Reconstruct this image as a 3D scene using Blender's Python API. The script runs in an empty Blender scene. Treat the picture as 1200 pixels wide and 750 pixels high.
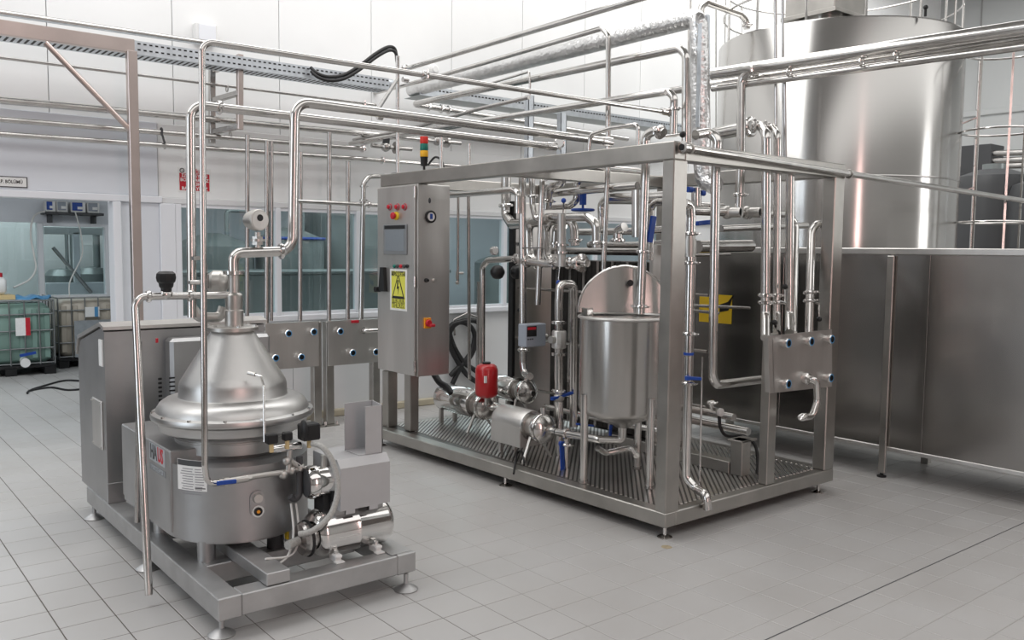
import bpy, bmesh, math, random
from math import sin, cos, pi, radians, sqrt, atan2
from mathutils import Vector, Matrix

random.seed(7)
scene = bpy.context.scene
COL = scene.collection

# ------------------------------------------------------------------ camera
HEAD, PITCH, ROLL, FPX = .89173, .08049, .01019, 1027.4
CAM = Vector((-3.98361, -3.44246, 1.75))
_f = Vector((cos(HEAD)*cos(PITCH), sin(HEAD)*cos(PITCH), -sin(PITCH)))
_r = Vector((sin(HEAD), -cos(HEAD), 0)); _u = _r.cross(_f)
RIGHT = _r*cos(ROLL) + _u*sin(ROLL); UPV = -_r*sin(ROLL) + _u*cos(ROLL)
cam_data = bpy.data.cameras.new('camera'); cam = bpy.data.objects.new('camera', cam_data)
COL.objects.link(cam); scene.camera = cam
cam_data.sensor_width = 36.0; cam_data.lens = 36.0*FPX/1200.0
cam_data.clip_start = .05; cam_data.clip_end = 200
m = Matrix((RIGHT, UPV, -_f)).transposed().to_4x4(); m.translation = CAM
cam.matrix_world = m

# ------------------------------------------------------------------ light
scene.view_settings.view_transform = 'Standard'
scene.view_settings.look = 'None'
scene.view_settings.gamma = 1.0
scene.view_settings.use_curve_mapping = False
scene.view_settings.exposure = 0.36
world = bpy.data.worlds.new('world'); scene.world = world; world.use_nodes = True
world.node_tree.nodes['Background'].inputs[0].default_value = (.75, .85, 1, 1)
world.node_tree.nodes['Background'].inputs[1].default_value = .12

def area(name, loc, target, sx, sy, power, col=(1, 1, 1)):
    d = bpy.data.lights.new(name, 'AREA'); d.shape = 'RECTANGLE'; d.size = sx; d.size_y = sy
    d.energy = power; d.color = col
    o = bpy.data.objects.new(name, d); COL.objects.link(o); o.location = loc
    o.rotation_euler = (Vector(target)-Vector(loc)).to_track_quat('-Z', 'Y').to_euler()
    return o
# broad area lights under the hall ceiling, widened for even tank reflections
area('roof_light', (1.5, 2.6, 6.4), (1.5, 2.6, 0), 19.0, 2.8, 460, (1, .99, .975))
area('roof_light', (1.5, -4.5, 6.4), (1.5, -4.5, 0), 19.0, 5.0, 290, (1, .99, .975))
# unseen hall windows placed for the tank streaks; the pink one is added
area('hall_streak_light', (-9.35, .9, 2.9), (0, .9, 2.9), 2.0, 5.4, 95, (.80, .90, 1))
area('hall_streak_light', (-3.4, -9.35, 3.0), (-3.4, 0, 3.0), .9, 5.4, 85, (1, .66, .62))  # pink light added to draw the pink streak on the tank
area('hall_streak_light', (10.6, -9.35, 3.0), (9, 0, 3.0), 1.8, 5.6, 170, (1, .99, .98))
# area lights added to brighten the rooms behind the partition
area('room_fill', (-3.2, 7.4, 3.15), (-3.2, 7.4, 0), 2.6, 2.6, 75, (.93, .97, 1))
area('room_fill', (1.6, 7.0, 3.15), (1.6, 7.0, 0), 4.0, 1.6, 60, (.93, .98, 1))

area('room_fill', (5.6, 8.0, 3.15), (5.6, 8.0, 0), 3.0, 2.0, 60, (.93, .98, 1))
area('room_fill', (-2.0, 12.9, 3.15), (-2.0, 12.9, 0), 4.0, 1.2, 45, (.93, .98, 1))

# ------------------------------------------------------------------ pixel helpers
def ray(px, py):
    return (px-600)*RIGHT - (py-375)*UPV + FPX*_f
def at(px, py, x=None, y=None, z=None):
    q = ray(px, py)
    t = (x-CAM.x)/q.x if x is not None else (y-CAM.y)/q.y if y is not None else (z-CAM.z)/q.z
    return CAM + q*t
def V(*a): return Vector(a)

# ------------------------------------------------------------------ materials
MATS = {}
def pbr(name, col, rough=.5, metal=0.0, noise=0.0, nscale=6.0, bump=0.0, bscale=60.0, stretch=None,
        rnoise=0.0, trans=0.0, ior=1.45, emit=None, coat=0.0):
    mt = bpy.data.materials.new(name); mt.use_nodes = True
    nt = mt.node_tree; b = nt.nodes['Principled BSDF']
    c = (col[0], col[1], col[2], 1)
    b.inputs['Base Color'].default_value = c; b.inputs['Roughness'].default_value = rough
    b.inputs['Metallic'].default_value = metal; b.inputs['IOR'].default_value = ior
    b.inputs['Transmission Weight'].default_value = trans
    b.inputs['Coat Weight'].default_value = coat
    if emit:
        b.inputs['Emission Color'].default_value = c; b.inputs['Emission Strength'].default_value = emit
    if noise or bump or rnoise:
        tc = nt.nodes.new('ShaderNodeTexCoord'); mp = nt.nodes.new('ShaderNodeMapping')
        nt.links.new(tc.outputs['Object'], mp.inputs[0])
        if stretch: mp.inputs['Scale'].default_value = stretch
        if noise or rnoise:
            n = nt.nodes.new('ShaderNodeTexNoise'); n.inputs['Scale'].default_value = nscale
            n.inputs['Detail'].default_value = 6
            nt.links.new(mp.outputs[0], n.inputs['Vector'])
        if noise:
            r = nt.nodes.new('ShaderNodeValToRGB')
            r.color_ramp.elements[0].position = .3; r.color_ramp.elements[1].position = .7
            r.color_ramp.elements[0].color = tuple(v*(1-noise) for v in col)+(1,)
            r.color_ramp.elements[1].color = tuple(min(1, v*(1+noise*.6)) for v in col)+(1,)
            nt.links.new(n.outputs['Fac'], r.inputs[0]); nt.links.new(r.outputs[0], b.inputs['Base Color'])
        if rnoise:
            mr = nt.nodes.new('ShaderNodeMapRange')
            mr.inputs['To Min'].default_value = max(.02, rough-rnoise); mr.inputs['To Max'].default_value = rough+rnoise
            nt.links.new(n.outputs['Fac'], mr.inputs['Value']); nt.links.new(mr.outputs[0], b.inputs['Roughness'])
        if bump:
            n2 = nt.nodes.new('ShaderNodeTexNoise'); n2.inputs['Scale'].default_value = bscale
            nt.links.new(mp.outputs[0], n2.inputs['Vector'])
            bp = nt.nodes.new('ShaderNodeBump'); bp.inputs['Strength'].default_value = bump
            bp.inputs['Distance'].default_value = .01
            nt.links.new(n2.outputs['Fac'], bp.inputs['Height']); nt.links.new(bp.outputs[0], b.inputs['Normal'])
    MATS[name] = mt
    return mt
pbr('tube', (.66, .645, .625), .17, 1, noise=.12, nscale=9, rnoise=.06)
pbr('tube_dark', (.47, .455, .44), .24, 1, noise=.15, nscale=8, rnoise=.06)
pbr('polished', (.74, .725, .71), .09, 1, noise=.08, nscale=6)
pbr('brushed', (.60, .585, .565), .40, .88, noise=.14, nscale=5, bump=.05, bscale=90, stretch=(1, 1, .12), rnoise=.06)
pbr('cast_steel', (.56, .545, .52), .40, 1, noise=.15, nscale=7, bump=.04, bscale=140)
pbr('blasted', (.50, .50, .50), .46, .92, noise=.10, nscale=9, bump=.06, bscale=260)
pbr('hood_steel', (.55, .545, .535), .38, 1, noise=.10, nscale=3, bump=.04, bscale=180, rnoise=.05)
pbr('body_steel', (.41, .41, .412), .42, .9, noise=.10, nscale=4, bump=.05, bscale=220)
pbr('frame_steel', (.44, .425, .40), .36, 1, noise=.16, nscale=4, bump=.04, bscale=120, rnoise=.07)
pbr('bath_steel', (.42, .405, .39), .20, 1, noise=.10, nscale=.9, bump=.30, bscale=1.1, rnoise=.05)
pbr('tank_steel', (.53, .52, .505), .22, 1, noise=.06, nscale=1.2, bump=.12, bscale=1.3, stretch=(1, 1, .15), rnoise=.07)
pbr('vessel_steel', (.52, .505, .485), .27, 1, noise=.14, nscale=4, bump=.03, bscale=40, stretch=(1, 1, .1))
pbr('sheet', (.54, .54, .55), .48, .55, noise=.05, nscale=5)
pbr('deck_steel_shade', (.17, .163, .155), .42, 1, noise=.2, nscale=6)  # deck colour darkened for the shade in the gaps between ribs
pbr('rib_steel_glint', (.72, .70, .68), .30, 1)  # colour brightened so the ribs carry their highlights
pbr('galvanised', (.60, .64, .68), .42, .85, noise=.14, nscale=14)
pbr('foil', (.72, .72, .72), .30, 1, noise=.15, nscale=10, bump=1.0, bscale=30)
pbr('black', (.012, .012, .013), .42)
pbr('hole', (.006, .006, .007), .6)
pbr('rubber', (.016, .016, .017), .5)
pbr('dark_grey', (.06, .062, .066), .45)
pbr('he_plate', (.045, .043, .04), .38, .6, noise=.2, nscale=8)
pbr('blue', (.012, .06, .33), .35)
pbr('blue_rim', (.10, .30, .55), .3)
pbr('red', (.42, .012, .016), .28, coat=.3)
pbr('yellow', (.75, .50, .03), .4)
pbr('orange', (.85, .33, .02), .4)
pbr('green_lamp', (.01, .16, .12), .25)
pbr('amber_lamp', (.80, .42, .02), .25)
pbr('red_lamp', (.62, .03, .02), .25)
pbr('sign_yellow', (.72, .70, .10), .5)
pbr('sign_red', (.50, .015, .03), .45)
pbr('white_plastic', (.80, .80, .79), .4)
pbr('grey_plastic', (.30, .33, .38), .4)
pbr('screen_frame', (.20, .21, .22), .4)
pbr('screen', (.22, .245, .27), .2)
pbr('wall_white', (.85, .86, .86), .45, noise=.03, nscale=1.5)
pbr('wall_gap', (.38, .38, .38), .7)
pbr('wall_low', (.74, .75, .76), .35, noise=.04, nscale=2)
pbr('cip_white', (.72, .75, .80), .35, noise=.03, nscale=2)
pbr('pvc', (.80, .82, .86), .3)
pbr('wall_grey', (.60, .62, .62), .5, noise=.04, nscale=1)  # grey carries the shade on the right wall in its colour
pbr('ceiling', (.45, .45, .44), .7)
pbr('wall_dim', (.56, .55, .54), .6)
pbr('kerb', (.50, .45, .34), .6, noise=.2, nscale=4)
pbr('tote_green', (.20, .31, .27), .35, noise=.06, nscale=2)
pbr('tote_beige', (.50, .45, .38), .4, noise=.06, nscale=2)
pbr('cage', (.25, .26, .26), .4, .8)
pbr('paper', (.80, .80, .79), .6, noise=.05, nscale=60)
pbr('paper_print', (.30, .30, .31), .6)
pbr('hose_clear', (.70, .70, .68), .3)
pbr('braid', (.42, .42, .40), .5, noise=.2, nscale=120)
pbr('tan', (.62, .48, .25), .6)
pbr('rust', (.40, .33, .22), .6, noise=.3, nscale=40)
pbr('pink_reflection_steel', (.60, .52, .49), .30, 1, noise=.1, nscale=3)  # plain steel with a pink reflection painted into its base colour
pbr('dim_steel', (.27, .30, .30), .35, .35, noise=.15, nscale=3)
pbr('fluid', (.45, .52, .56), .1)
# anisotropic finish of turned tank shells: highlights smear up and down
for nm in ('tank_steel', 'vessel_steel'):
    nt = MATS[nm].node_tree; b = nt.nodes['Principled BSDF']
    tg = nt.nodes.new('ShaderNodeTangent'); tg.direction_type = 'RADIAL'; tg.axis = 'Z'
    b.inputs['Anisotropic'].default_value = .85; b.inputs['Anisotropic Rotation'].default_value = .25
    nt.links.new(tg.outputs[0], b.inputs['Tangent'])
# clear window pane
gm = bpy.data.materials.new('pane_glass'); gm.use_nodes = True
nt = gm.node_tree; nt.nodes.remove(nt.nodes['Principled BSDF'])
tr = nt.nodes.new('ShaderNodeBsdfTransparent'); tr.inputs[0].default_value = (.82, .89, .89, 1)
gl = nt.nodes.new('ShaderNodeBsdfGlossy'); gl.inputs['Roughness'].default_value = .02
fr = nt.nodes.new('ShaderNodeFresnel'); fr.inputs[0].default_value = 2.0
mx = nt.nodes.new('ShaderNodeMixShader')
bf = nt.nodes.new('ShaderNodeNewGeometry'); ms_ = nt.nodes.new('ShaderNodeMath'); ms_.operation = 'SUBTRACT'; ms_.inputs[0].default_value = 1.0
nt.links.new(bf.outputs['Backfacing'], ms_.inputs[1]); mm_ = nt.nodes.new('ShaderNodeMath'); mm_.operation = 'MULTIPLY'
nt.links.new(fr.outputs[0], mm_.inputs[0]); nt.links.new(ms_.outputs[0], mm_.inputs[1]); nt.links.new(mm_.outputs[0], mx.inputs[0]); nt.links.new(tr.outputs[0], mx.inputs[1]); nt.links.new(gl.outputs[0], mx.inputs[2])
nt.links.new(mx.outputs[0], nt.nodes['Material Output'].inputs[0]); MATS['glass'] = gm

def world_noise_mat(name, c0, c1, scale, rough0, rough1, ramp=(.35, .65), bump=0.0, bscale=30):
    mt = bpy.data.materials.new(name); mt.use_nodes = True
    nt = mt.node_tree; b = nt.nodes['Principled BSDF']
    g = nt.nodes.new('ShaderNodeNewGeometry')
    n = nt.nodes.new('ShaderNodeTexNoise'); n.inputs['Scale'].default_value = scale; n.inputs['Detail'].default_value = 8
    nt.links.new(g.outputs['Position'], n.inputs['Vector'])
    r = nt.nodes.new('ShaderNodeValToRGB')
    r.color_ramp.elements[0].position, r.color_ramp.elements[1].position = ramp
    r.color_ramp.elements[0].color = tuple(c0)+(1,); r.color_ramp.elements[1].color = tuple(c1)+(1,)
    nt.links.new(n.outputs['Fac'], r.inputs[0])
    oi = nt.nodes.new('ShaderNodeObjectInfo')
    mrr = nt.nodes.new('ShaderNodeMapRange'); mrr.inputs['To Min'].default_value = .985; mrr.inputs['To Max'].default_value = 1.015
    nt.links.new(oi.outputs['Random'], mrr.inputs['Value'])
    mul = nt.nodes.new('ShaderNodeVectorMath'); mul.operation = 'SCALE'
    nt.links.new(r.outputs[0], mul.inputs[0]); nt.links.new(mrr.outputs[0], mul.inputs['Scale'])
    nt.links.new(mul.outputs[0], b.inputs['Base Color'])
    mr = nt.nodes.new('ShaderNodeMapRange'); mr.inputs['To Min'].default_value = rough0; mr.inputs['To Max'].default_value = rough1
    nt.links.new(n.outputs['Fac'], mr.inputs['Value']); nt.links.new(mr.outputs[0], b.inputs['Roughness'])
    MATS[name] = mt
    return mt
world_noise_mat('tile', (.425, .415, .405), (.455, .45, .445), 1.3, .30, .46)
world_noise_mat('tile_stain', (.36, .32, .24), (.47, .45, .42), 2.4, .35, .5)
# joint mortar: dirty dark on the worn side of the hall, pale elsewhere
gm = bpy.data.materials.new('mortar'); gm.use_nodes = True; nt = gm.node_tree
g = nt.nodes.new('ShaderNodeNewGeometry'); sx = nt.nodes.new('ShaderNodeSeparateXYZ')
nt.links.new(g.outputs['Position'], sx.inputs[0])
n = nt.nodes.new('ShaderNodeTexNoise'); n.inputs['Scale'].default_value = .9; nt.links.new(g.outputs['Position'], n.inputs['Vector'])
ad = nt.nodes.new('ShaderNodeMath'); ad.operation = 'MULTIPLY_ADD'; ad.inputs[1].default_value = 2.2
nt.links.new(n.outputs['Fac'], ad.inputs[0]); nt.links.new(sx.outputs[0], ad.inputs[2])
r = nt.nodes.new('ShaderNodeMapRange'); r.inputs['From Min'].default_value = -1.6; r.inputs['From Max'].default_value = .4
nt.links.new(ad.outputs[0], r.inputs['Value'])
mxc = nt.nodes.new('ShaderNodeMix'); mxc.data_type = 'RGBA'
mxc.inputs['A'].default_value = (.085, .072, .058, 1); mxc.inputs['B'].default_value = (.345, .335, .325, 1)
nt.links.new(r.outputs[0], mxc.inputs['Factor'])
nt.links.new(mxc.outputs['Result'], nt.nodes['Principled BSDF'].inputs['Base Color'])
nt.nodes['Principled BSDF'].inputs['Roughness'].default_value = .7
MATS['mortar'] = gm

# ------------------------------------------------------------------ mesh builder
def frame_of(d):
    d = d.normalized()
    a = Vector((0, 0, 1)) if abs(d.z) < .9 else Vector((1, 0, 0))
    s = d.cross(a).normalized(); t = d.cross(s)
    return s, t
class MB:
    def __init__(s): s.v = []; s.f = []
    def add(s, vs, fs):
        o = len(s.v); s.v += [Vector(v) for v in vs]; s.f += [tuple(i+o for i in f) for f in fs]; return s
    def box(s, a, b, bev=0.0):
        (x0, y0, z0), (x1, y1, z1) = a, b
        x0, x1 = min(x0, x1), max(x0, x1); y0, y1 = min(y0, y1), max(y0, y1); z0, z1 = min(z0, z1), max(z0, z1)
        return s.obox(V((x0+x1)/2, (y0+y1)/2, (z0+z1)/2), V(1, 0, 0), V(0, 1, 0), V(0, 0, 1), x1-x0, y1-y0, z1-z0, bev)
    def obox(s, c, ux, uy, uz, sx, sy, sz, bev=0.0):
        hx, hy, hz = sx/2, sy/2, sz/2
        def P(x, y, z): return c+ux*x+uy*y+uz*z
        bev = min(bev, hx*.8, hy*.8, hz*.8)
        if bev <= 0:
            vs = [P(i*hx, j*hy, k*hz) for k in (-1, 1) for j in (-1, 1) for i in (-1, 1)]
            return s.add(vs, [(0, 2, 3, 1), (4, 5, 7, 6), (0, 1, 5, 4), (2, 6, 7, 3), (0, 4, 6, 2), (1, 3, 7, 5)])
        bm = bmesh.new()
        r = bmesh.ops.create_cube(bm, size=1)
        for v in bm.verts: v.co = Vector((v.co.x*sx, v.co.y*sy, v.co.z*sz))
        bmesh.ops.bevel(bm, geom=bm.edges[:], offset=bev, segments=1, affect='EDGES', profile=.5)
        bm.verts.index_update()
        s.add([P(*v.co) for v in bm.verts], [tuple(v.index for v in f.verts) for f in bm.faces]); bm.free()
        return s
    def bar(s, p0, p1, w, h=None, up=(0, 0, 1), bev=0.0):
        p0, p1 = Vector(p0), Vector(p1); d = p1-p0; L = d.length; d.normalize()
        up = Vector(up)
        if abs(d.dot(up)) > .95: up = Vector((0, 1, 0))
        sx = d.cross(up).normalized(); uz = sx.cross(d)
        return s.obox((p0+p1)/2, d, sx, uz, L, w, h or w, bev)
    def lathe(s, prof, o=(0, 0, 0), axis=(0, 0, 1), n=32, caps=True, arc=None):
        o = Vector(o); ax = Vector(axis).normalized(); sx, sy = frame_of(ax)
        if abs(ax.z) > .99: sx, sy = V(1, 0, 0), V(0, 1, 0)*(1 if ax.z > 0 else -1)
        vs = []; fs = []; full = arc is None
        a0, a1 = (0, 2*pi) if full else arc
        cnt = n if full else n+1
        for r, h in prof:
            for i in range(cnt):
                a = a0+(a1-a0)*i/n
                vs.append(o+ax*h+(sx*cos(a)+sy*sin(a))*max(r, 1e-5))
        for k in range(len(prof)-1):
            for i in range(n):
                j = (i+1) % cnt if full else i+1
                fs.append((k*cnt+i, k*cnt+j, (k+1)*cnt+j, (k+1)*cnt+i))
        if caps and full:
            if prof[0][0] > 1e-4: fs.append(tuple(range(n))[::-1])
            if prof[-1][0] > 1e-4: fs.append(tuple((len(prof)-1)*n+i for i in range(n)))
        return s.add(vs, fs)
    def cyl(s, p0, p1, r, r1=None, n=20, bev=0.0):
        p0, p1 = Vector(p0), Vector(p1); L = (p1-p0).length; r1 = r if r1 is None else r1
        if bev: prof = [(r-bev, 0), (r, bev), (r1, L-bev), (r1-bev, L)]
        else: prof = [(r, 0), (r1, L)]
        return s.lathe(prof, p0, p1-p0, n)
    def sphere(s, c, r, n=16, sc=(1, 1, 1)):
        vs = []; fs = []; m = max(6, n//2)
        for k in range(m+1):
            t = pi*k/m
            for i in range(n):
                a = 2*pi*i/n
                vs.append(Vector(c)+Vector((r*sc[0]*max(sin(t), 1e-4)*cos(a), r*sc[1]*max(sin(t), 1e-4)*sin(a), -r*sc[2]*cos(t))))
        for k in range(m):
            for i in range(n):
                j = (i+1) % n; fs.append((k*n+i, k*n+j, (k+1)*n+j, (k+1)*n+i))
        return s.add(vs, fs)
    def torus(s, c, axis, R, r, n=28, m=8, arc=None):
        c = Vector(c); sx, sy = frame_of(Vector(axis))
        a0, a1 = arc if arc else (0, 2*pi)
        cnt = n+1 if arc else n
        pts = [c+(sx*cos(a0+(a1-a0)*i/n)+sy*sin(a0+(a1-a0)*i/n))*R for i in range(cnt)]
        return s.sweep(pts, r, m, closed=not arc)
    def sweep(s, pts, r, n=14, closed=False, caps=True):
        pts = [Vector(p) for p in pts]; N = len(pts)
        tang = []
        for i in range(N):
            if closed: d = pts[(i+1) % N]-pts[i-1]
            else: d = pts[min(i+1, N-1)]-pts[max(i-1, 0)]
            tang.append(d.normalized())
        sx, sy = frame_of(tang[0]); vs = []
        for i in range(N):
            t = tang[i]
            sx = (sx-t*sx.dot(t)).normalized(); sy = t.cross(sx)
            rr = r[i] if isinstance(r, (list, tuple)) else r
            for k in range(n):
                a = 2*pi*k/n; vs.append(pts[i]+(sx*cos(a)+sy*sin(a))*rr)
        fs = []
        for i in range(N if closed else N-1):
            i2 = (i+1) % N
            for k in range(n):
                k2 = (k+1) % n; fs.append((i*n+k, i*n+k2, i2*n+k2, i2*n+k))
        if not closed and caps:
            fs.append(tuple(range(n))[::-1]); fs.append(tuple((N-1)*n+k for k in range(n)))
        return s.add(vs, fs)
    def tube(s, pts, r, bend=None, n=14):
        return s.sweep(fillet(pts, bend if bend else r*2.6), r, n)
    def extrude(s, poly, z0, z1):
        n = len(poly)
        vs = [V(p[0], p[1], z0) for p in poly]+[V(p[0], p[1], z1) for p in poly]
        fs = [tuple(range(n))[::-1], tuple(range(n, 2*n))]+[(i, (i+1) % n, n+(i+1) % n, n+i) for i in range(n)]
        return s.add(vs, fs)
    def prism(s, pts, d):
        pts = [Vector(p) for p in pts]; d = Vector(d); n = len(pts)
        fs = [tuple(range(n)), tuple(range(n, 2*n))[::-1]]+[(i, n+i, n+(i+1) % n, (i+1) % n) for i in range(n)]
        return s.add(pts+[p+d for p in pts], fs)
def fillet(pts, bend, seg=7):
    pts = [Vector(p) for p in pts]; out = [pts[0]]
    for i in range(1, len(pts)-1):
        p, a, b = pts[i], pts[i-1], pts[i+1]
        d0 = (a-p); d1 = (b-p); l0, l1 = d0.length, d1.length; d0.normalize(); d1.normalize()
        ang = d0.angle(d1)
        if ang > pi-.05: out.append(p); continue
        t = min(bend/math.tan(ang/2), l0*.48, l1*.48); R = t*math.tan(ang/2)
        bis = (d0+d1).normalized(); c = p+bis*(R/sin(ang/2))
        v0 = p+d0*t-c; v1 = p+d1*t-c; tot = v0.angle(v1)
        for k in range(seg+1):
            u = k/seg
            out.append(c+(v0*sin((1-u)*tot)+v1*sin(u*tot))/sin(tot))
    out.append(pts[-1]); return out
def smooth_path(pts, sub=6):
    pts = [Vector(p) for p in pts]; out = []
    for i in range(len(pts)-1):
        p0, p1, p2, p3 = pts[max(i-1, 0)], pts[i], pts[i+1], pts[min(i+2, len(pts)-1)]
        for k in range(sub):
            t = k/sub
            out.append(.5*((2*p1)+(p2-p0)*t+(2*p0-5*p1+4*p2-p3)*t*t+(3*p1-p0-3*p2+p3)*t**3))
    out.append(pts[-1]); return out

# ------------------------------------------------------------------ object helpers
ORG = {}
def tag(o, label=None, cat=None, group=None, kind=None):
    if label: o['label'] = label
    if cat: o['category'] = cat
    if group: o['group'] = group
    if kind: o['kind'] = kind
    return o
def thing(name, label, cat, loc, group=None):
    o = bpy.data.objects.new(name, None); COL.objects.link(o); o.location = loc; o.empty_display_size = .1
    ORG[o] = Vector(loc)
    return tag(o, label, cat, group)
def obj(name, mb, mat, parent=None, ang=32, label=None, org=None, kind=None):
    me = bpy.data.meshes.new(name)
    if parent is not None: base = ORG[parent]
    elif org is not None: base = Vector(org)
    else:
        xs = [v.x for v in mb.v]; ys = [v.y for v in mb.v]; zs = [v.z for v in mb.v]
        base = V((min(xs)+max(xs))/2, (min(ys)+max(ys))/2, min(zs))
    me.from_pydata([tuple(v-base) for v in mb.v], [], mb.f); me.validate()
    bm = bmesh.new(); bm.from_mesh(me); bmesh.ops.recalc_face_normals(bm, faces=bm.faces[:]); bm.to_mesh(me); bm.free()
    me.materials.append(MATS[mat])
    for p in me.polygons: p.use_smooth = True
    me.set_sharp_from_angle(angle=radians(ang))
    o = bpy.data.objects.new(name, me); COL.objects.link(o)
    ORG[o] = base
    if parent is not None: o.parent = parent
    else: o.location = base
    if label: o['label'] = label
    if kind: o['kind'] = kind
    return o
def solo(name, mb, mat, label, cat, group=None, ang=32):
    return tag(obj(name, mb, mat, ang=ang), label, cat, group)
def struct(name, mb, mat, parent=None):
    o = obj(name, mb, mat, parent)
    if parent is None: o['kind'] = 'structure'
    return o
def text(name, body, size, origin, ux, uy, mat, parent, depth=.0015, align='CENTER', bold=False, sx=1.0):
    cu = bpy.data.curves.new(name, 'FONT'); cu.body = body; cu.size = size; cu.align_x = align; cu.align_y = 'CENTER'
    cu.extrude = depth/2; cu.resolution_u = 2
    if bold: cu.offset = size*.022
    t = bpy.data.objects.new(name, cu); COL.objects.link(t)
    dg = bpy.context.evaluated_depsgraph_get(); me = bpy.data.meshes.new_from_object(t.evaluated_get(dg))
    bpy.data.objects.remove(t); me.name = name
    ux, uy = Vector(ux).normalized(), Vector(uy).normalized(); un = ux.cross(uy)
    base = ORG[parent]
    for v in me.vertices:
        c = v.co.copy(); v.co = Vector(origin)+ux*c.x*sx+uy*c.y+un*c.z-base
    me.materials.clear(); me.materials.append(MATS[mat])
    o = bpy.data.objects.new(name, me); COL.objects.link(o); o.parent = parent; ORG[o] = base
    return o
def copy_tree(o, delta, parent=None):
    c = o.copy(); COL.objects.link(c)
    if parent is not None: c.parent = parent
    else: c.location = o.location+Vector(delta)
    ORG[c] = ORG[o]+Vector(delta)
    for ch in [k for k in o.children]: copy_tree(ch, delta, c)
    return c

# pipe clamp: two ferrules and a clamp band with a wing nut
def clamp_mb(p, d, r):
    p = Vector(p); d = Vector(d).normalized(); mb = MB(); w = max(.012, r*.42)
    R = r*1.42+.004
    mb.lathe([(r*.98, -w), (R*.86, -w*.9), (R, -w*.45), (R, w*.45), (R*.86, w*.9), (r*.98, w)], p, d, 20, caps=False)
    s, t = frame_of(d)
    mb.obox(p+s*(R+.008), d, s, t, w*1.1, .026, .016, .002)
    mb.cyl(p+s*(R+.012)-t*.024, p+s*(R+.012)+t*.02, .0045, n=8)
    return mb
def pipe(label, pts, r, mat='tube', bend=None, clamps=(), name='pipe', group=None, n=14, cat='pipe'):
    pts = [Vector(p) for p in pts]
    o = tag(obj(name, MB().tube(pts, r, bend, n), mat, org=pts[0], ang=60), label, cat, group)
    for seg, t in clamps:
        a, b = pts[seg], pts[seg+1]
        obj('clamp', clamp_mb(a.lerp(b, t), b-a, r), 'polished', o)
    return o
def lever(parent, p, d, L, mat, w=.022, th=.008, name='lever'):
    p = Vector(p); d = Vector(d).normalized()
    up = V(0, 0, 1) if abs(d.z) < .9 else V(0, 1, 0)
    mb = MB(); mb.bar(p, p+d*L, w, th, up, .003); mb.cyl(p-up*.012, p+up*.012, w*.55, n=12)
    return obj(name, mb, mat, parent)

# ================================================================== SETTING
YW = 4.75                       # face of the partition / back wall
def wx(px, y=YW, py=300): return at(px, py, y=y).x
def wz(px, py, y=YW): return at(px, py, y=y).z

# ---- floor: mortar bed with tiles
floor = struct('floor', MB().box((-9.6, -9.6, -.12), (13.1, 14.2, -.0015)), 'mortar')
TP, GAP = .2425, .0048
tiles = []
for i in range(-9, 34):
    for j in range(-18, 41):
        x, y = -2.66+i*TP, 1.11+j*TP
        if x+TP > 8.2: continue
        c = V(x+TP/2, y+TP/2, 0)-CAM; dep = c.dot(_f)
        px = 600+FPX*c.dot(RIGHT)/dep if dep > .3 else -999; py = 375-FPX*c.dot(UPV)/dep if dep > .3 else 9999
        vis = dep > .3 and -60 < px < 1260 and py < 800
        tiles.append((dep if vis else 1e3+dep, x, y))
tiles.sort()
def tile_mb(x, y, mb):
    x0, x1, y0, y1, b = x+GAP/2, x+TP-GAP/2, y+GAP/2, y+TP-GAP/2, .002
    return mb.add([(x0, y0, -.0015), (x1, y0, -.0015), (x1, y1, -.0015), (x0, y1, -.0015),
                   (x0+b, y0+b, .0), (x1-b, y0+b, .0), (x1-b, y1-b, .0), (x0+b, y1-b, .0)],
                  [(4, 5, 6, 7), (0, 1, 5, 4), (1, 2, 6, 5), (2, 3, 7, 6), (3, 0, 4, 7)])
t0 = None
for k, (d, x, y) in enumerate(tiles[:290]):
    if t0 is None:
        t0 = obj('floor_tile', tile_mb(0, 0, MB()), 'tile', floor); base = ORG[floor]
        t0.data.transform(Matrix.Translation(base)); o = t0
    else:
        o = t0.copy(); COL.objects.link(o); o.parent = floor
    o.location = V(x, y, 0)-base
    if random.random() < .07 and x < -1.2: 
        pass
rest = MB()
for d, x, y in tiles[290:]: tile_mb(x, y, rest)
tag(obj('floor_tiles', rest, 'tile', floor), kind='stuff')
# dark expansion joint running across the floor and a floor stain by the skid foot
pj = at(897, 750, z=0)
struct('trim_1', MB().box((-6, pj.y-.003, -.001), (8, pj.y+.003, .0012)), 'dark_grey')
st = MB(); c = at(781, 641, z=0)
st.lathe([(.0, .0004), (.036, .0004), (.04, 0)], c+V(0, 0, .0006), (0, 0, 1), 14)
for v in st.v: v.x = c.x+(v.x-c.x)*.8; v.y = c.y+(v.y-c.y)*(1.1+.4*sin(9*v.x))
solo('rust_stain', st, 'rust', 'small brown rust stain on the tiles under the corner foot', 'stain')

# ---- back wall: sandwich panels above, partition below
wb = struct('wall_back', MB().box((-9.6, YW+.10, 3.0), (13.1, YW+.22, 6.6)), 'wall_gap')
xj = -2.34-1.017*8
while xj < 13:
    obj('wall_panel', MB().box((xj+.003, YW, 2.84), (min(xj+1.014, 13.1), YW+.11, 6.6), .004), 'wall_white', wb)
    xj += 1.017
xc0, xc1 = wx(132), wx(205)
zt = wz(66, 233.5); zs = wz(290, 371)      # lintel soffit and sill height
zl = wz(0, 222)
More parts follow.
